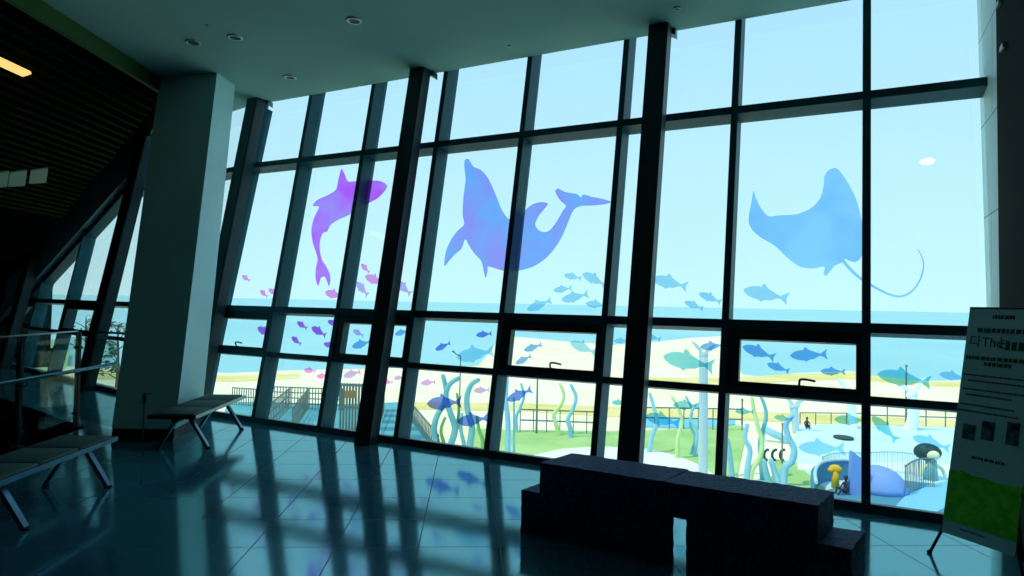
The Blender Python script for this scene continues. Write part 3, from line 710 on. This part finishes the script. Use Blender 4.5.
FISH = [(242, 275.5, 250, 281, 'pink'), (260, 290.3, 267.5, 297, 'pink'), (268.5, 289, 277, 295, 'pink'), (325, 292, 343, 297, 'pink'),
 (361, 264, 369.5, 272.5, 'pink'), (365, 276, 384, 284, 'pink'), (356, 282, 368, 295.5, 'lavender'), (396, 281, 411, 294.5, 'lavender'),
 (257.5, 327.5, 271, 335.5, 'purple'), (297, 322, 307, 328.5, 'purple'), (311.5, 327.3, 326, 335.8, 'purple'), (291.5, 337, 301, 344.5, 'purple'),
 (327.7, 321, 339, 325.5, 'purple'), (323.7, 343.5, 335, 347, 'purple'), (304, 370.3, 316, 371, 'pink'), (316.5, 376.3, 329, 376, 'pink'),
 (353, 330, 363.5, 336, 'lavender'), (352, 346.8, 371, 341.5, 'blue'), (343.5, 376.3, 361, 371.5, 'lavender'), (395, 334.3, 409, 330.5, 'blue'),
 (435.3, 350, 450.5, 342.8, 'deep'), (476, 335.3, 492, 333.5, 'deep'), (456.5, 357.5, 494, 351, 'sky'), (524, 350.5, 542, 344.5, 'blue'),
 (515.5, 363.8, 531.5, 356, 'blue'), (570, 342.2, 596, 353, 'sky'), (527, 309.8, 551.5, 300.3, 'sky'), (561.5, 300.3, 588.5, 294, 'sky'),
 (553.5, 290.5, 572, 288, 'sky'), (585.8, 303.5, 607, 305.5, 'sky'), (564, 275, 581.5, 278.5, 'sky'), (582.5, 273.5, 606, 285.5, 'sky'),
 (684.5, 302, 703.5, 308.8, 'sky'), (699, 293.5, 721.5, 302.5, 'sky'), (652, 278.5, 687.5, 287, 'sky'), (743, 290, 788.5, 299, 'sky'),
 (614, 341, 630, 341, 'sky'), (641, 334, 661, 340, 'sky'), (663, 356.5, 714, 367, 'teal'), (700, 347.5, 725, 345, 'blue'),
 (742.5, 346.5, 775, 358, 'blue'), (790, 355.8, 827.5, 354.5, 'blue'), (767, 363.8, 789.5, 371.5, 'blue'), (820.5, 371.5, 845.5, 372, 'blue'),
 (877, 374, 931, 383, 'teal'), (939, 374, 968, 379, 'sky'), (421, 383.2, 435.8, 382, 'lavender'), (427, 404, 462, 402, 'deep'),
 (457.5, 422, 489, 418, 'deep'), (474, 390.8, 490, 389.8, 'lavender'), (383, 382, 393.5, 382.3, 'pink'), (394, 378.5, 405, 377.3, 'lavender'),
 (507.3, 400.5, 532, 389.3, 'deep'), (735, 411, 754, 412, 'teal'), (774, 417, 793, 419.8, 'teal'), (834, 419.5, 868, 420.5, 'teal'),
 (798, 447.5, 845, 449, 'sky'), (673, 405, 700, 406, 'teal'), (645, 416, 680, 424, 'teal'), (612, 402.5, 627, 403, 'teal'),
 (872, 416, 897, 441, 'teal'), (912, 437, 950, 449, 'sky')]
PROF = [(0, .02), (.06, .45), (.16, .8), (.28, .98), (.38, 1.0), (.40, 1.55), (.47, 1.35), (.52, .96), (.62, .70), (.74, .38), (.82, .20), (.90, .55), (1.0, 1.05), (.955, .12)]
PROFB = [(1.0, -1.0), (.90, -.48), (.82, -.20), (.72, -.42), (.66, -.72), (.58, -.80), (.50, -.92), (.44, -1.25), (.38, -1.0), (.26, -.92), (.14, -.70), (.06, -.4)]
CN = {'pink': 'pink', 'purple': 'purple', 'lavender': 'lavender', 'blue': 'blue', 'deep': 'deep blue', 'sky': 'light blue', 'teal': 'teal'}
BAY = ['beside white column', 'below shark', 'left of middle steel column', 'right of middle steel column', 'under dolphin head', 'under dolphin tail', 'right of third steel column', 'under manta', 'beside banner']
ROW = ['bottom pane', 'low middle pane', 'tall pane', 'top pane']
info = []
for (x0, y0, x1, y1, f) in FISH:
    o_ = GO-.006; a0, b0 = onwall(WM, (x0+x1)/2, (y0+y1)/2, .05)
    for k in OPS:
        if ends_main[k]+MW < a0 < ends_main[k+1] and .861 < b0 < 1.35: o_ = .045
    u0, s0 = onwall(WM, x0, y0, o_); u1, s1 = onwall(WM, x1, y1, o_); uc, sc_ = (u0+u1)/2, (s0+s1)/2
    cuts = [-6.5, -5.45, -4.65, -4.3, -3.3, -2.2, -1.1, .0]
    bay = sum(uc > c for c in cuts); row = 0 if sc_ < .83 else 1 if sc_ < 1.39 else 2
    info.append((u0, s0, u1, s1, f, bay, row, uc, math.hypot(u1-u0, s1-s0), o_))
ORD = ['first', 'second', 'third', 'fourth', 'fifth', 'sixth', 'seventh', 'eighth', 'ninth', 'tenth', 'eleventh']
for i, (u0, s0, u1, s1, f, bay, row, uc, ln, o_) in enumerate(info):
    same = sorted([q_[7] for q_ in info if q_[5] == bay and q_[6] == row]); k = same.index(uc); n_ = len(same)
    pos = '' if n_ == 1 else ('leftmost' if k == 0 else 'rightmost' if k == n_-1 else '%s from left' % ORD[k])
    size = 'large ' if ln > .4 else 'small ' if ln < .13 else ''
    lab = '%s%s fish sticker, %s%s %s' % (size, CN[f], (pos+' in ') if pos else 'alone in ', ROW[row], BAY[bay])
    d_ = Vector((u1-u0, s1-s0, 0)); nn = Vector((-d_.y, d_.x, 0))*.155
    if u1 < u0: nn = -nn
    bm = bmesh.new(); vs = []
    for a_, b_ in PROF + PROFB:
        q_ = Vector((u0, s0, 0)) + d_*a_ + nn*b_; vs.append(bm.verts.new(WM.p(q_.x, q_.y, o_ - .0001*i)))
    for tri in geometry.tessellate_polygon([[v_.co for v_ in vs]]): bm.faces.new([vs[j] for j in tri])
    tag(mk('fish_sticker', bm, F_[f]), lab, 'sticker', 'fish stickers on the glass')
# small yellow notice on the far left pane
pts = [(48.5, 348), (54, 348), (53, 361), (47.5, 361)]
a_ = [onwall(WL, x, y, GO-.01) for x, y in pts]
bm = bmesh.new(); wprism(bm, WL, a_, GO-.012, GO-.006)
tag(mk('notice_sticker', bm, M['yellow']), 'small yellow notice sticker on the far left window', 'sticker')

# ---------------------------------------------------------------- outdoors: ground surfaces (levels step up a few centimetres)
def pxpoly(pts, z=GZ): return [atz(x, y, z) for x, y in pts]
def ground(name, px, z0, z1, mt, stuff=False, pts=None):
    o = slab(name, pts or pxpoly(px, z1), z0, z1, mt); return o
bm = bmesh.new(); vs = [bm.verts.new(p) for p in [(-9000, -100, GZ-.5), (9000, -100, GZ-.5), (9000, 12000, GZ-.5), (-9000, 12000, GZ-.5)]]; bm.faces.new(vs)
struct(mk('floor_sea', bm, M['sea']))
def fan(name, px, z, mt, drop=.6):
    return struct(slab(name, pxpoly(px, z), z-drop, z, mt))
# beach: shoreline points then the near edge far below the sill
shore = [(-260, 372), (-60, 368), (60, 366), (150, 369), (228, 373), (300, 370), (400, 368), (478, 366), (492, 350), (500, 336), (530, 338), (560, 341), (612, 345), (655, 342), (690, 338), (722, 336), (734, 352), (742, 374), (760, 377), (800, 373), (850, 371), (880, 378), (925, 381), (1000, 380), (1200, 378)]
fan('floor_beach', shore + [(1300, 900), (-500, 900)], GZ-.06, M['sand'])
fan('floor_dune', [(-260, 376), (60, 370), (228, 375.5), (300, 374), (300, 378), (262, 380), (228, 381.5), (60, 378), (-260, 392)], GZ-.03, M['dune'], .1)
fan('floor_dune', [(640, 377), (725, 378), (790, 374), (850, 372.5), (925, 382), (1000, 381), (1100, 384), (1000, 388), (925, 386), (850, 379), (790, 381), (725, 386), (640, 385)], GZ-.03, M['dune'], .1)
fan('floor_dune', [(400, 402), (520, 403), (620, 407), (740, 411), (860, 416), (960, 420), (1100, 424), (1100, 434), (960, 430), (860, 425), (740, 420), (620, 417), (520, 411), (400, 409)], GZ-.03, M['dune'], .1)
fan('floor_lawn', [(470, 428), (520, 430), (620, 431), (660, 430), (738, 425), (748, 429), (742, 452), (728, 520), (600, 520), (470, 500)], GZ-.01, M['lawn'], .1)
fan('floor_path', [(520, 458), (560, 449), (600, 446), (648, 449), (676, 455), (700, 465), (722, 480), (760, 478), (800, 486), (820, 560), (400, 560), (460, 470)], GZ+.01, M['path'], .1)
fan('floor_lawn', [(776, 459), (800, 463), (834, 480), (833, 492), (770, 482)], GZ+.02, M['lawn'], .1)
fan('floor_lawn', [(-80, 341), (20, 340), (46, 338), (56, 345), (70, 352), (66, 368), (50, 372), (-80, 366)], GZ-.02, M['lawn'], .1)
fan('floor_deck', [(258, 402), (300, 403), (345, 404), (402, 402), (412, 412), (440, 455), (440, 480), (200, 480), (228, 402)], GZ+.02, M['deck'], .1)
fan('floor_promenade', [(640, 416), (700, 418), (735, 420), (735, 424), (700, 428), (640, 426)], GZ+.0, M['rubber2'], .1)
fan('floor_playground', [(797, 427), (830, 424), (880, 425), (940, 427), (1100, 430), (1300, 470), (1300, 700), (820, 700), (838, 500), (800, 466), (792, 450)], GZ+.04, M['rubber'], .12)
fan('floor_playground', [(797, 463), (845, 466), (880, 462), (960, 466), (960, 474), (880, 470), (845, 474), (798, 469)], GZ+.06, M['path'], .06)
fan('floor_playground', [(826, 490), (880, 478), (960, 486), (1100, 520), (1100, 640), (826, 640)], GZ+.06, M['rubber3'], .06)
fan('floor_playground', [(905, 496), (930, 484), (960, 478), (960, 500), (920, 520), (890, 512)], GZ+.08, M['rubber2'], .06)
cpt = atz(843.5, 437.5, GZ+.09); bm = bmesh.new()
disc(bm, cpt, Z, 0, 1, .03, 32)
for v in bm.verts:
    q_ = v.co-cpt; v.co = cpt + Rv*q_.dot(Vector((Rv.x, Rv.y, 0)).normalized())*.40 + Vector((Fv.x, Fv.y, 0)).normalized()*q_.dot(Vector((Fv.x, Fv.y, 0)).normalized())*.50 + Z*q_.z
tag(mk('dark_oval_patch', bm, M['darkgreen']), 'dark oval patch on the pale blue play surface', 'patch')

# curled kelp poles
def kelp(px, r, mt, label, rtop=.6, z=GZ):
    """pole standing at the last pixel's ground point, curving up through the others in a plane that faces the building"""
    b_ = atz(px[-1][0], px[-1][1], z); pts = [b_ - Z*.1] + [above(b_, x, y) for x, y in px[-2::-1]]
    bm = bmesh.new(); r = r*(.85 if len(px) > 3 else 1)
    tube(bm, smoothpath(pts, 5), r, 12, r1=r*rtop)
    ball(bm, pts[-1], r*rtop, r*rtop, r*rtop, 12)
    tag(mk('kelp_pole', bm, M[mt], smooth=True), label, 'sculpture', 'curling kelp poles in the garden')
KL = [([(443, 376), (446, 390), (444, 403), (437, 416), (434, 430), (438, 446), (442, 462)], .155, 'kteal', 'teal kelp pole, leftmost of the big cluster outside'),
 ([(459, 378), (450, 384), (446, 396), (450, 412), (455, 428), (451, 444), (443, 464)], .155, 'kteal', 'teal kelp pole hooking right at its top, left in the cluster'),
 ([(457, 394), (459, 410), (456, 430), (452, 448), (454, 462)], .09, 'kgreen', 'green kelp pole behind the two left teal ones'),
 ([(445, 418), (441, 430), (444, 444), (449, 462)], .09, 'kgreen', 'short green kelp pole inside the left teal loop'),
 ([(478, 380), (471, 385), (467, 397), (468, 412), (472, 428), (470, 444), (468, 464)], .16, 'kteal', 'teal kelp pole hooking right beside the steel mullion'),
 ([(462, 414), (461, 430), (464, 446), (462, 464)], .10, 'kteal', 'short straight teal kelp pole in the cluster middle'),
 ([(477, 417), (479, 430), (483, 443), (480, 465)], .10, 'kgreen', 'green kelp pole at the right of the cluster'),
 ([(488, 405), (489, 425), (486, 445), (488, 466)], .08, 'klime', 'thin lime kelp pole at the cluster edge'),
 ([(507, 378), (506, 400), (508, 425), (507, 466)], .13, 'kblue', 'thick straight blue pole beside the middle mullion'),
 ([(514, 398), (514, 420), (514, 445), (514, 467)], .06, 'kteal', 'thin straight teal pole beside the thick blue one'),
 ([(521, 384), (524, 396), (520, 408), (516, 418), (517, 432)], .10, 'kblue', 'pale blue wavy pole left on the lawn'),
 ([(560, 384), (564, 395), (561, 405), (554, 414), (556, 424), (560, 435)], .12, 'klime', 'lime wavy pole standing on the lawn'),
 ([(571, 385), (576, 397), (573, 409), (568, 419), (570, 428), (571, 437)], .13, 'kblue', 'blue wavy pole standing on the lawn'),
 ([(650, 394), (654, 408), (657, 422), (652, 436), (649, 452)], .12, 'kblue', 'blue wavy pole right of the steel column'),
 ([(672, 397), (678, 408), (682, 422), (678, 438), (677, 458)], .10, 'klime', 'lime wavy pole left of the tall white tail post'),
 ([(686, 397), (692, 410), (690, 424), (695, 438), (690, 454)], .08, 'kteal', 'teal wavy pole next to the tall white tail post'),
 ([(696, 404), (690, 418), (697, 432), (694, 456)], .08, 'kblue', 'blue wavy pole touching the tall white tail post'),
 ([(752, 398), (754, 411), (758, 427), (762, 441), (760, 457), (752, 470), (750, 482)], .11, 'klime', 'lime kelp pole rising high beside the playground'),
 ([(761, 397), (765, 407), (766, 418), (763, 430), (760, 446), (763, 480)], .10, 'kteal', 'teal kelp pole rising high beside the playground'),
 ([(747, 425), (745, 438), (750, 450), (748, 464), (746, 482)], .12, 'kblue', 'blue kelp pole left of the tall lime one'),
 ([(792, 416), (786, 424), (788, 436), (794, 449), (792, 461), (785, 468), (783, 486)], .15, 'kblue', 'thick blue S-shaped pole at the playground edge'),
 ([(771, 460), (774, 470), (780, 486)], .12, 'kblue', 'short blue curling pole at the playground edge'),
 ([(764, 461), (766, 472), (771, 486)], .12, 'kteal', 'short teal curling pole at the playground edge'),
 ([(728, 440), (730, 456), (733, 484)], .10, 'kteal', 'teal pole right beside the mullion at the playground')]
for k_ in KL: kelp(*k_)
# whale-tail posts
def tail_post(base_px, notch, lt, rt, w0, w1, mt, label, bend=0):
    b_ = atz(*base_px); nt_ = above(b_, *notch); l_ = above(b_, *lt); r_ = above(b_, *rt)
    hz = Vector((Rv.x, Rv.y, 0)).normalized(); fz = Vector((Fv.x, Fv.y, 0)).normalized()
    t = empty('whale_tail_sculpture', b_); tag(t, label, 'sculpture', 'whale tail sculptures')
    bm = bmesh.new(); n = 10; rings = []
    top = nt_-Z*(.25*w1*4)
    prev = []
    pth = smoothpath([b_-Z*.05, b_.lerp(top, .4)+hz*bend, top], 6)
    for i, p in enumerate(pth):
        wd = w0 + (w1-w0)*i/(len(pth)-1)
        prev.append([bm.verts.new(p + hz*wd*math.cos(a_*math.pi/6) + fz*wd*.45*math.sin(a_*math.pi/6)) for a_ in range(12)])
    for i in range(len(prev)-1):
        for a_ in range(12): bm.faces.new([prev[i][a_], prev[i][(a_+1) % 12], prev[i+1][(a_+1) % 12], prev[i+1][a_]])
    bm.faces.new(prev[0][::-1]); bm.faces.new(prev[-1])
    mk('stem', bm, M[mt], t, True)
    L2, R3 = l_-nt_, r_-nt_
    out = [top-hz*w1, nt_+L2*.35-Z*.22*L2.length, nt_+L2*.75-Z*.16*L2.length, l_, nt_+L2*.55+Z*.10*L2.length, nt_+L2*.2+Z*.02, nt_-Z*.06,
           nt_+R3*.2+Z*.02, nt_+R3*.55+Z*.10*R3.length, r_, nt_+R3*.75-Z*.16*R3.length, nt_+R3*.35-Z*.22*R3.length, top+hz*w1]
    th = w1*.4
    bm = bmesh.new(); prism(bm, [p-fz*th for p in out], [p+fz*th for p in out])
    bmesh.ops.bevel(bm, geom=[e_ for e_ in bm.edges if len(e_.link_faces) == 2 and e_.calc_face_angle(0) > 1.2], offset=th*.5, segments=2, affect='EDGES')
    mk('fluke', bm, M[mt], t)
tail_post((703, 480), (703.5, 352), (692, 341), (716, 344), .16, .15, 'palegrey', 'tall pale post with whale tail, right of the lime wavy pole')
tail_post((796, 432), (794, 404), (783, 392), (809, 393), .16, .20, 'palegrey', 'pale whale tail sculpture behind the playground poles')
tail_post((854, 430), (850, 391), (837, 377), (866, 378), .20, .22, 'white', 'white whale tail sculpture left of the right-hand mullion')
tail_post((909, 431), (912, 392), (900, 383), (925, 378), .36, .24, 'white', 'white whale tail sculpture rising behind the blue play surface', .15)

# light poles
def pole(px, ytop, r, label, arm=None, nm='light_pole'):
    b_ = atz(*px); tp = above(b_, px[0], ytop); t = empty(nm, b_); tag(t, label, 'pole', 'poles in the garden')
    bm = bmesh.new(); tube(bm, [b_-Z*.05, Vector((b_.x, b_.y, tp.z))], r, 10, r1=r*.7); mk('shaft', bm, M['pole'], t)
    bm = bmesh.new(); top = Vector((b_.x, b_.y, tp.z)); hz = Vector((Rv.x, Rv.y, 0)).normalized()
    if arm: tube(bm, smoothpath([top, top-hz*arm*.5+Z*arm*.2, top-hz*arm+Z*arm*.6]), r*.8, 8); ball(bm, top-hz*arm+Z*arm*.6, r*2, r*2, r*1.2, 8)
    else: ball(bm, top, r*1.2, r*1.2, r*1.6, 8)
    mk('lamp_head', bm, M['pole'], t)
pole((459, 428), 356, .035, 'thin light pole with bent arm behind the teal kelp', .35)
pole((536.5, 433), 378, .05, 'thin straight pole on the lawn between wavy poles')
pole((782, 464), 424, .03, 'slim pole beside the thick blue S-shaped pole')
pole((906, 424), 366, .05, 'thin pole behind the right-hand whale tail')
pole((742, 424), 400, .05, 'thin dark post by the shore path near the manta bay')

# fences
def fence(a_px, b_px, h, n, mt, label, rails=3, board=None, z=GZ, pr_=.03, zt=None, nm='picket_fence'):
    a_, b_ = (atz(*a_px, z), atz(*b_px, z)); t = empty(nm, (a_+b_)/2); tag(t, label, 'fence')
    d_ = (b_-a_).normalized(); n_ = d_.cross(Z)
    for k in range(rails):
        bm = bmesh.new(); zz = h*(1-.02) if k == 0 else h*(1-k/rails)
        obox(bm, (a_+b_)/2+Z*zz, d_, n_, Z, (b_-a_).length/2, pr_*.7, pr_*.8); mk('rail', bm, M[mt], t)
    for k in range(n):
        p = a_.lerp(b_, k/(n-1)); bm = bmesh.new(); obox(bm, p+Z*h*.5, d_, n_, Z, pr_*.6, pr_*.6, h*.52); mk('picket', bm, M[mt], t)
    return t
fence((232, 405), (272, 408), .95, 18, 'wood', 'grey picket fence behind the far seat bench', 2)
fence((268, 408), (342, 411), 1.15, 26, 'wood', 'grey fence running along the beach behind the two stair rails', 4)
fence((268, 431), (290, 409), 1.15, 16, 'wood', 'left fence running from the deck towards the beach', 3)
fence((292, 434), (308, 410), 1.15, 16, 'wood', 'right fence running from the deck towards the beach', 3)
fence((340, 430), (364, 431), 2.05, 9, 'wood', 'tall grey slatted gate with a brown board', 2, pr_=.06)
g0 = atz(341, 430.5); g1 = atz(359, 430.5); dd = (g1-g0).normalized()
bm = bmesh.new(); obox(bm, (g0+g1)/2+Z*1.62-dd.cross(Z)*-.10, dd, dd.cross(Z), Z, (g1-g0).length*.34, .03, .16)
tag(mk('gate_board', bm, M['brown']), 'brown board fixed across the tall slatted gate', 'board')
fence((402, 411), (438, 463), 1.0, 30, 'wood', 'dark picket fence running down beside the turquoise steps', 2)
fence((384, 412), (372, 450), 1.0, 14, 'wood', 'dark fence on the left of the turquoise steps', 2)
# steps
s0_, s1_ = atz(386, 408), atz(400, 408); e0_, e1_ = atz(376, 462), atz(433, 462)
t = empty('garden_steps', (s0_+e1_)/2); tag(t, 'turquoise steps going down towards the beach beside the dark fence', 'steps')
for k in range(12):
    a0 = s0_.lerp(e0_, k/12); a1 = s1_.lerp(e1_, k/12); b0 = s0_.lerp(e0_, (k+.9)/12); b1 = s1_.lerp(e1_, (k+.9)/12); z1 = GZ+.06+.035*k
    bm = bmesh.new(); hexa(bm, [Vector((p.x, p.y, GZ+.02)) for p in (a0, a1, b1, b0)] + [Vector((p.x, p.y, z1)) for p in (a0, a1, b1, b0)])
    mk('step', bm, M['steps'] if k % 2 else M['deck'], t)
fence((520, 431), (600, 434), 1.0, 7, 'pole', 'low post and rail fence crossing the lawn', 2, pr_=.035)
fence((640, 428), (742, 430), 1.0, 8, 'pole', 'low post and rail fence right of the centre column', 2, pr_=.035)
fence((868, 425), (965, 428), 1.0, 6, 'pole', 'low post and rail fence behind the blue playground', 2, pr_=.035)
fence((800, 424.5), (862, 425), .6, 5, 'pole', 'low rail fence behind the white play mound', 1, pr_=.03)

# blue tunnel, mound and curved rail
def arc_fence(px, h, n, label, mt='palegrey'):
    pts = smoothpath([atz(x, y, GZ+.05) for x, y in px], 6); L_ = len(pts); c = pts[L_//2]
    t = empty('curved_railing', c); tag(t, label, 'railing', None)
    bm = bmesh.new(); tube(bm, [p+Z*h for p in pts], .025, 8); mk('top_rail', bm, M[mt], t)
    for k in range(n):
        f_ = k/(n-1)*(L_-1); i = min(int(f_), L_-2); p = pts[i].lerp(pts[i+1], f_-i)
        bm = bmesh.new(); tube(bm, [p, p+Z*h], .012, 6); mk('picket', bm, M[mt], t)
arc_fence([(868, 474), (890, 473), (912, 475), (930, 480)], .75, 28, 'curved pale railing around the play hollow at right')
arc_fence([(905, 497), (913, 491), (922, 488), (934, 488)], .95, 18, 'curved dark railing just in front of the pale one', 'pole')
arc_fence([(822, 479), (832, 475), (846, 474), (862, 474)], .75, 26, 'curved pale railing behind the low blue play wall')
c = atz(877, 490, GZ+.05); bm = bmesh.new(); ball(bm, c, .88, .8, .78, 24)
for v in bm.verts: v.co.z = max(v.co.z, c.z)
tag(mk('blue_mound', bm, M['bluedome'], smooth=True), 'rounded blue play mound beside the right mullion', 'mound')
# blue play wall curving round the hollow, and its raking end panel
hz = Vector((Rv.x, Rv.y, 0)).normalized(); fz = Vector((Fv.x, Fv.y, 0)).normalized()
wp = smoothpath([atz(x, y, GZ+.05) for x, y in [(816, 506), (815, 494), (819, 485), (828, 481), (842, 480), (856, 481)]], 6)
t = empty('play_wall', wp[len(wp)//2]); tag(t, 'low curved blue play wall with pale rail on top', 'play wall')
bm = bmesh.new(); cc = atz(842, 495, GZ+.05)
a0 = [bm.verts.new(p) for p in wp]; a1 = [bm.verts.new(p+Z*.62) for p in wp]
b0 = [bm.verts.new(p+(p-cc).normalized()*.14) for p in wp]; b1 = [bm.verts.new(p+(p-cc).normalized()*.14+Z*.62) for p in wp]
for i in range(len(wp)-1):
    for q4 in ((a0[i], a0[i+1], a1[i+1], a1[i]), (b0[i+1], b0[i], b1[i], b1[i+1]), (a1[i], a1[i+1], b1[i+1], b1[i]), (a0[i+1], a0[i], b0[i], b0[i+1])): bm.faces.new(q4)
bm.faces.new((a0[0], a1[0], b1[0], b0[0])); bm.faces.new((a0[-1], b0[-1], b1[-1], a1[-1]))
mk('curb', bm, M['rubber3'], t)
bm = bmesh.new(); tube(bm, [p+Z*.68 for p in wp], .05, 8); mk('top_rail', bm, M['palegrey'], t)
c_ = atz(857, 494, GZ+.05); bm = bmesh.new()
pf = [c_-hz*.28, c_+hz*.32, c_+hz*.32+Z*.95, c_-hz*.20+Z*1.35]
prism(bm, [p-fz*.08 for p in pf], [p+fz*.08 for p in pf]); tag(mk('raking_panel', bm, M['bluedome']), 'blue raking panel standing beside the right mullion', 'play wall')
b_ = atz(837, 488, GZ+.06); q_ = above(b_, 837, 470)
bm = bmesh.new(); ball(bm, q_+fz*.1, .20, .10, .15, 16); ball(bm, q_+fz*.1-hz*.16-Z*.03, .09, .07, .08, 12)
tube(bm, [Vector((q_.x, q_.y, GZ+.05))+fz*.1, q_+fz*.1], .13, 10, r1=.09)
tag(mk('yellow_play_panel', bm, M['yellow'], smooth=True), 'small yellow rounded play figure inside the blue play wall', 'play equipment')
for (cx_, cy_) in ((768, 458), (776, 458), (784, 458)):
    c = atz(cx_, cy_+4); bm = bmesh.new()
    tube(bm, [c + hz*math.cos(a_)*.15 + Z*(.26+math.sin(a_)*.20) for a_ in [math.pi*(.45+.1*i) for i in range(11)]], .05, 8)
    tag(mk('play_hoop', bm, M['darkgreen'], smooth=True), {768: 'dark crescent hoop, leftmost of three by the blue poles', 776: 'dark crescent hoop, middle one by the blue poles', 784: 'dark crescent hoop, rightmost by the blue poles'}[cx_], 'play equipment', 'crescent play hoops')
# blue slide tube
a_ = atz(764, 440); bm = bmesh.new()
tube(bm, smoothpath([above(a_, 764, 429), above(a_, 772, 433), above(a_, 781, 437), above(a_, 788, 442)]), .16, 10)
tube(bm, [Vector((a_.x, a_.y, GZ)), above(a_, 764, 429)], .04, 6)
tag(mk('slide', bm, M['kblue'], smooth=True), 'short sloping blue slide tube between the kelp poles', 'play equipment')
# round-headed play figure (plain)
b_ = atz(931, 479, GZ+.06); t = empty('play_figure', b_); tag(t, 'play figure with round dark head and cream face near the banner', 'play equipment')
hc = above(b_, 927.5, 452)
bm = bmesh.new(); ball(bm, hc, .42, .28, .30, 20); mk('head', bm, M['darkgreen'], t, True)
bm = bmesh.new(); ball(bm, hc+hz*.03-fz*.22-Z*.05, .21, .16, .17, 16); mk('face', bm, M['cream'], t, True)
bm = bmesh.new(); tube(bm, [b_, Vector((b_.x, b_.y, hc.z-.2))], .22, 12, r1=.16); mk('body', bm, M['kteal'], t, True)
bm = bmesh.new()
for s in (-1, 1): tube(bm, smoothpath([Vector((b_.x, b_.y, hc.z-.42))+hz*s*.14, Vector((b_.x, b_.y, hc.z-.55))+hz*s*.34-fz*.05, Vector((b_.x, b_.y, hc.z-.78))+hz*s*.42-fz*.1]), .06, 8)
mk('arms', bm, M['cream'], t, True)

# people: seated, one skinned body each
def seated_person(b_, face, label, k=1.0, cloth=None):
    d_ = face.normalized(); s_ = d_.cross(Z); P = lambda f, l, z: b_ + (d_*f + s_*l + Z*z)*k
    J = [(P(0, 0, .14), .15), (P(-.03, 0, .36), .14), (P(-.02, 0, .56), .13), (P(0, 0, .66), .055), (P(.02, 0, .78), .09), (P(.02, 0, .86), .085)]
    E_ = [(0, 1), (1, 2), (2, 3), (3, 4), (4, 5)]
    for s in (-1, 1):
        n0 = len(J); J += [(P(.02, s*.17, .54), .055), (P(.10, s*.24, .36), .045), (P(.28, s*.16, .26), .035), (P(.33, s*.14, .25), .04)]
        E_ += [(2, n0), (n0, n0+1), (n0+1, n0+2), (n0+2, n0+3)]
        n0 = len(J); J += [(P(.06, s*.10, .12), .10), (P(.40, s*.16, .34), .07), (P(.50, s*.13, .06), .05), (P(.62, s*.13, .04), .045)]
        E_ += [(0, n0), (n0, n0+1), (n0+1, n0+2), (n0+2, n0+3)]
    me = bpy.data.meshes.new('body'); me.from_pydata([tuple(j[0]-b_) for j in J], E_, [])
    o = bpy.data.objects.new('person', me); col.objects.link(o); o.location = b_
    sk = o.modifiers.new('skin', 'SKIN'); 
    for i, v in enumerate(me.skin_vertices[0].data): v.radius = (J[i][1]*k, J[i][1]*k*.85)
    me.skin_vertices[0].data[0].use_root = True
    sub = o.modifiers.new('sub', 'SUBSURF'); sub.levels = 1; sub.render_levels = 1
    me.materials.append(cloth or M['cloth'])
    bm = bmesh.new(); ball(bm, P(-.005, 0, .86), .105*k, .105*k, .11*k, 14); mk_ = mk('hair', bm, M['cloth'], None, True)
    mk_.data.transform(Matrix.Translation(-b_)); mk_.parent = o
    tag(o, label, 'person')
seated_person(atz(807, 428, GZ+.04), -fz-hz*.3, 'person in dark clothes seated on the far edge of the playground', .55)
b2 = atz(846, 494, GZ+.06)
seated_person(b2, -hz-fz*.2, 'dark-haired person in dark clothes sitting by the yellow play figure', .6)

# trees outside the far left windows
def tree(px, ytop, label, seed, leaves=260, spread=1.6, sc=.16):
    rn = random.Random(seed); b_ = atz(*px); tp = above(b_, px[0], ytop); h_ = tp.z-GZ
    t = empty('tree', b_); tag(t, label, 'tree', None)
    bm = bmesh.new(); tube(bm, smoothpath([b_-Z*.1, b_+Z*h_*.4+X*.1, b_+Z*h_*.8, b_+Z*h_*.97]), .10, 8, r1=.03)
    tips = []
    for i in range(7):
        z0 = h_*(.45+.07*i); a_ = i*2.4+seed; r_ = spread*rn.uniform(.55, 1.1)
        p0 = b_+Z*z0; p1 = p0+Vector((math.cos(a_), math.sin(a_), .55))*r_
        tube(bm, smoothpath([p0, p0.lerp(p1, .5)+Z*.1, p1]), .035, 6, r1=.012); tips += [p1, p1+Z*.25]
    mk('trunk', bm, M['bark'], t)
    bm = bmesh.new()
    for i in range(leaves):
        p = rn.choice(tips) + Vector((rn.gauss(0, .15), rn.gauss(0, .15), rn.gauss(0, .13)))
        a_ = Vector((rn.uniform(-1, 1), rn.uniform(-1, 1), rn.uniform(-.5, .5))).normalized(); b2_ = a_.cross(Vector((rn.uniform(-1, 1), rn.uniform(-1, 1), 1))).normalized()
        s = sc*rn.uniform(.6, 1.3); vs = [bm.verts.new(p+q_) for q_ in (-a_*s, b2_*s*.45, a_*s, -b2_*s*.45)]; bm.faces.new(vs)
    mk('foliage', bm, M['leaf'], t)
tree((116, 392), 322, 'small loose tree seen just left of the white column', 3, 420, 1.0, .13)
tree((84, 378), 316, 'small loose tree seen in the second pane from the column', 5, 300, .8, .12)
tree((118, 396), 366, 'low shrub at the foot of the tree beside the white column', 8, 160, .8)
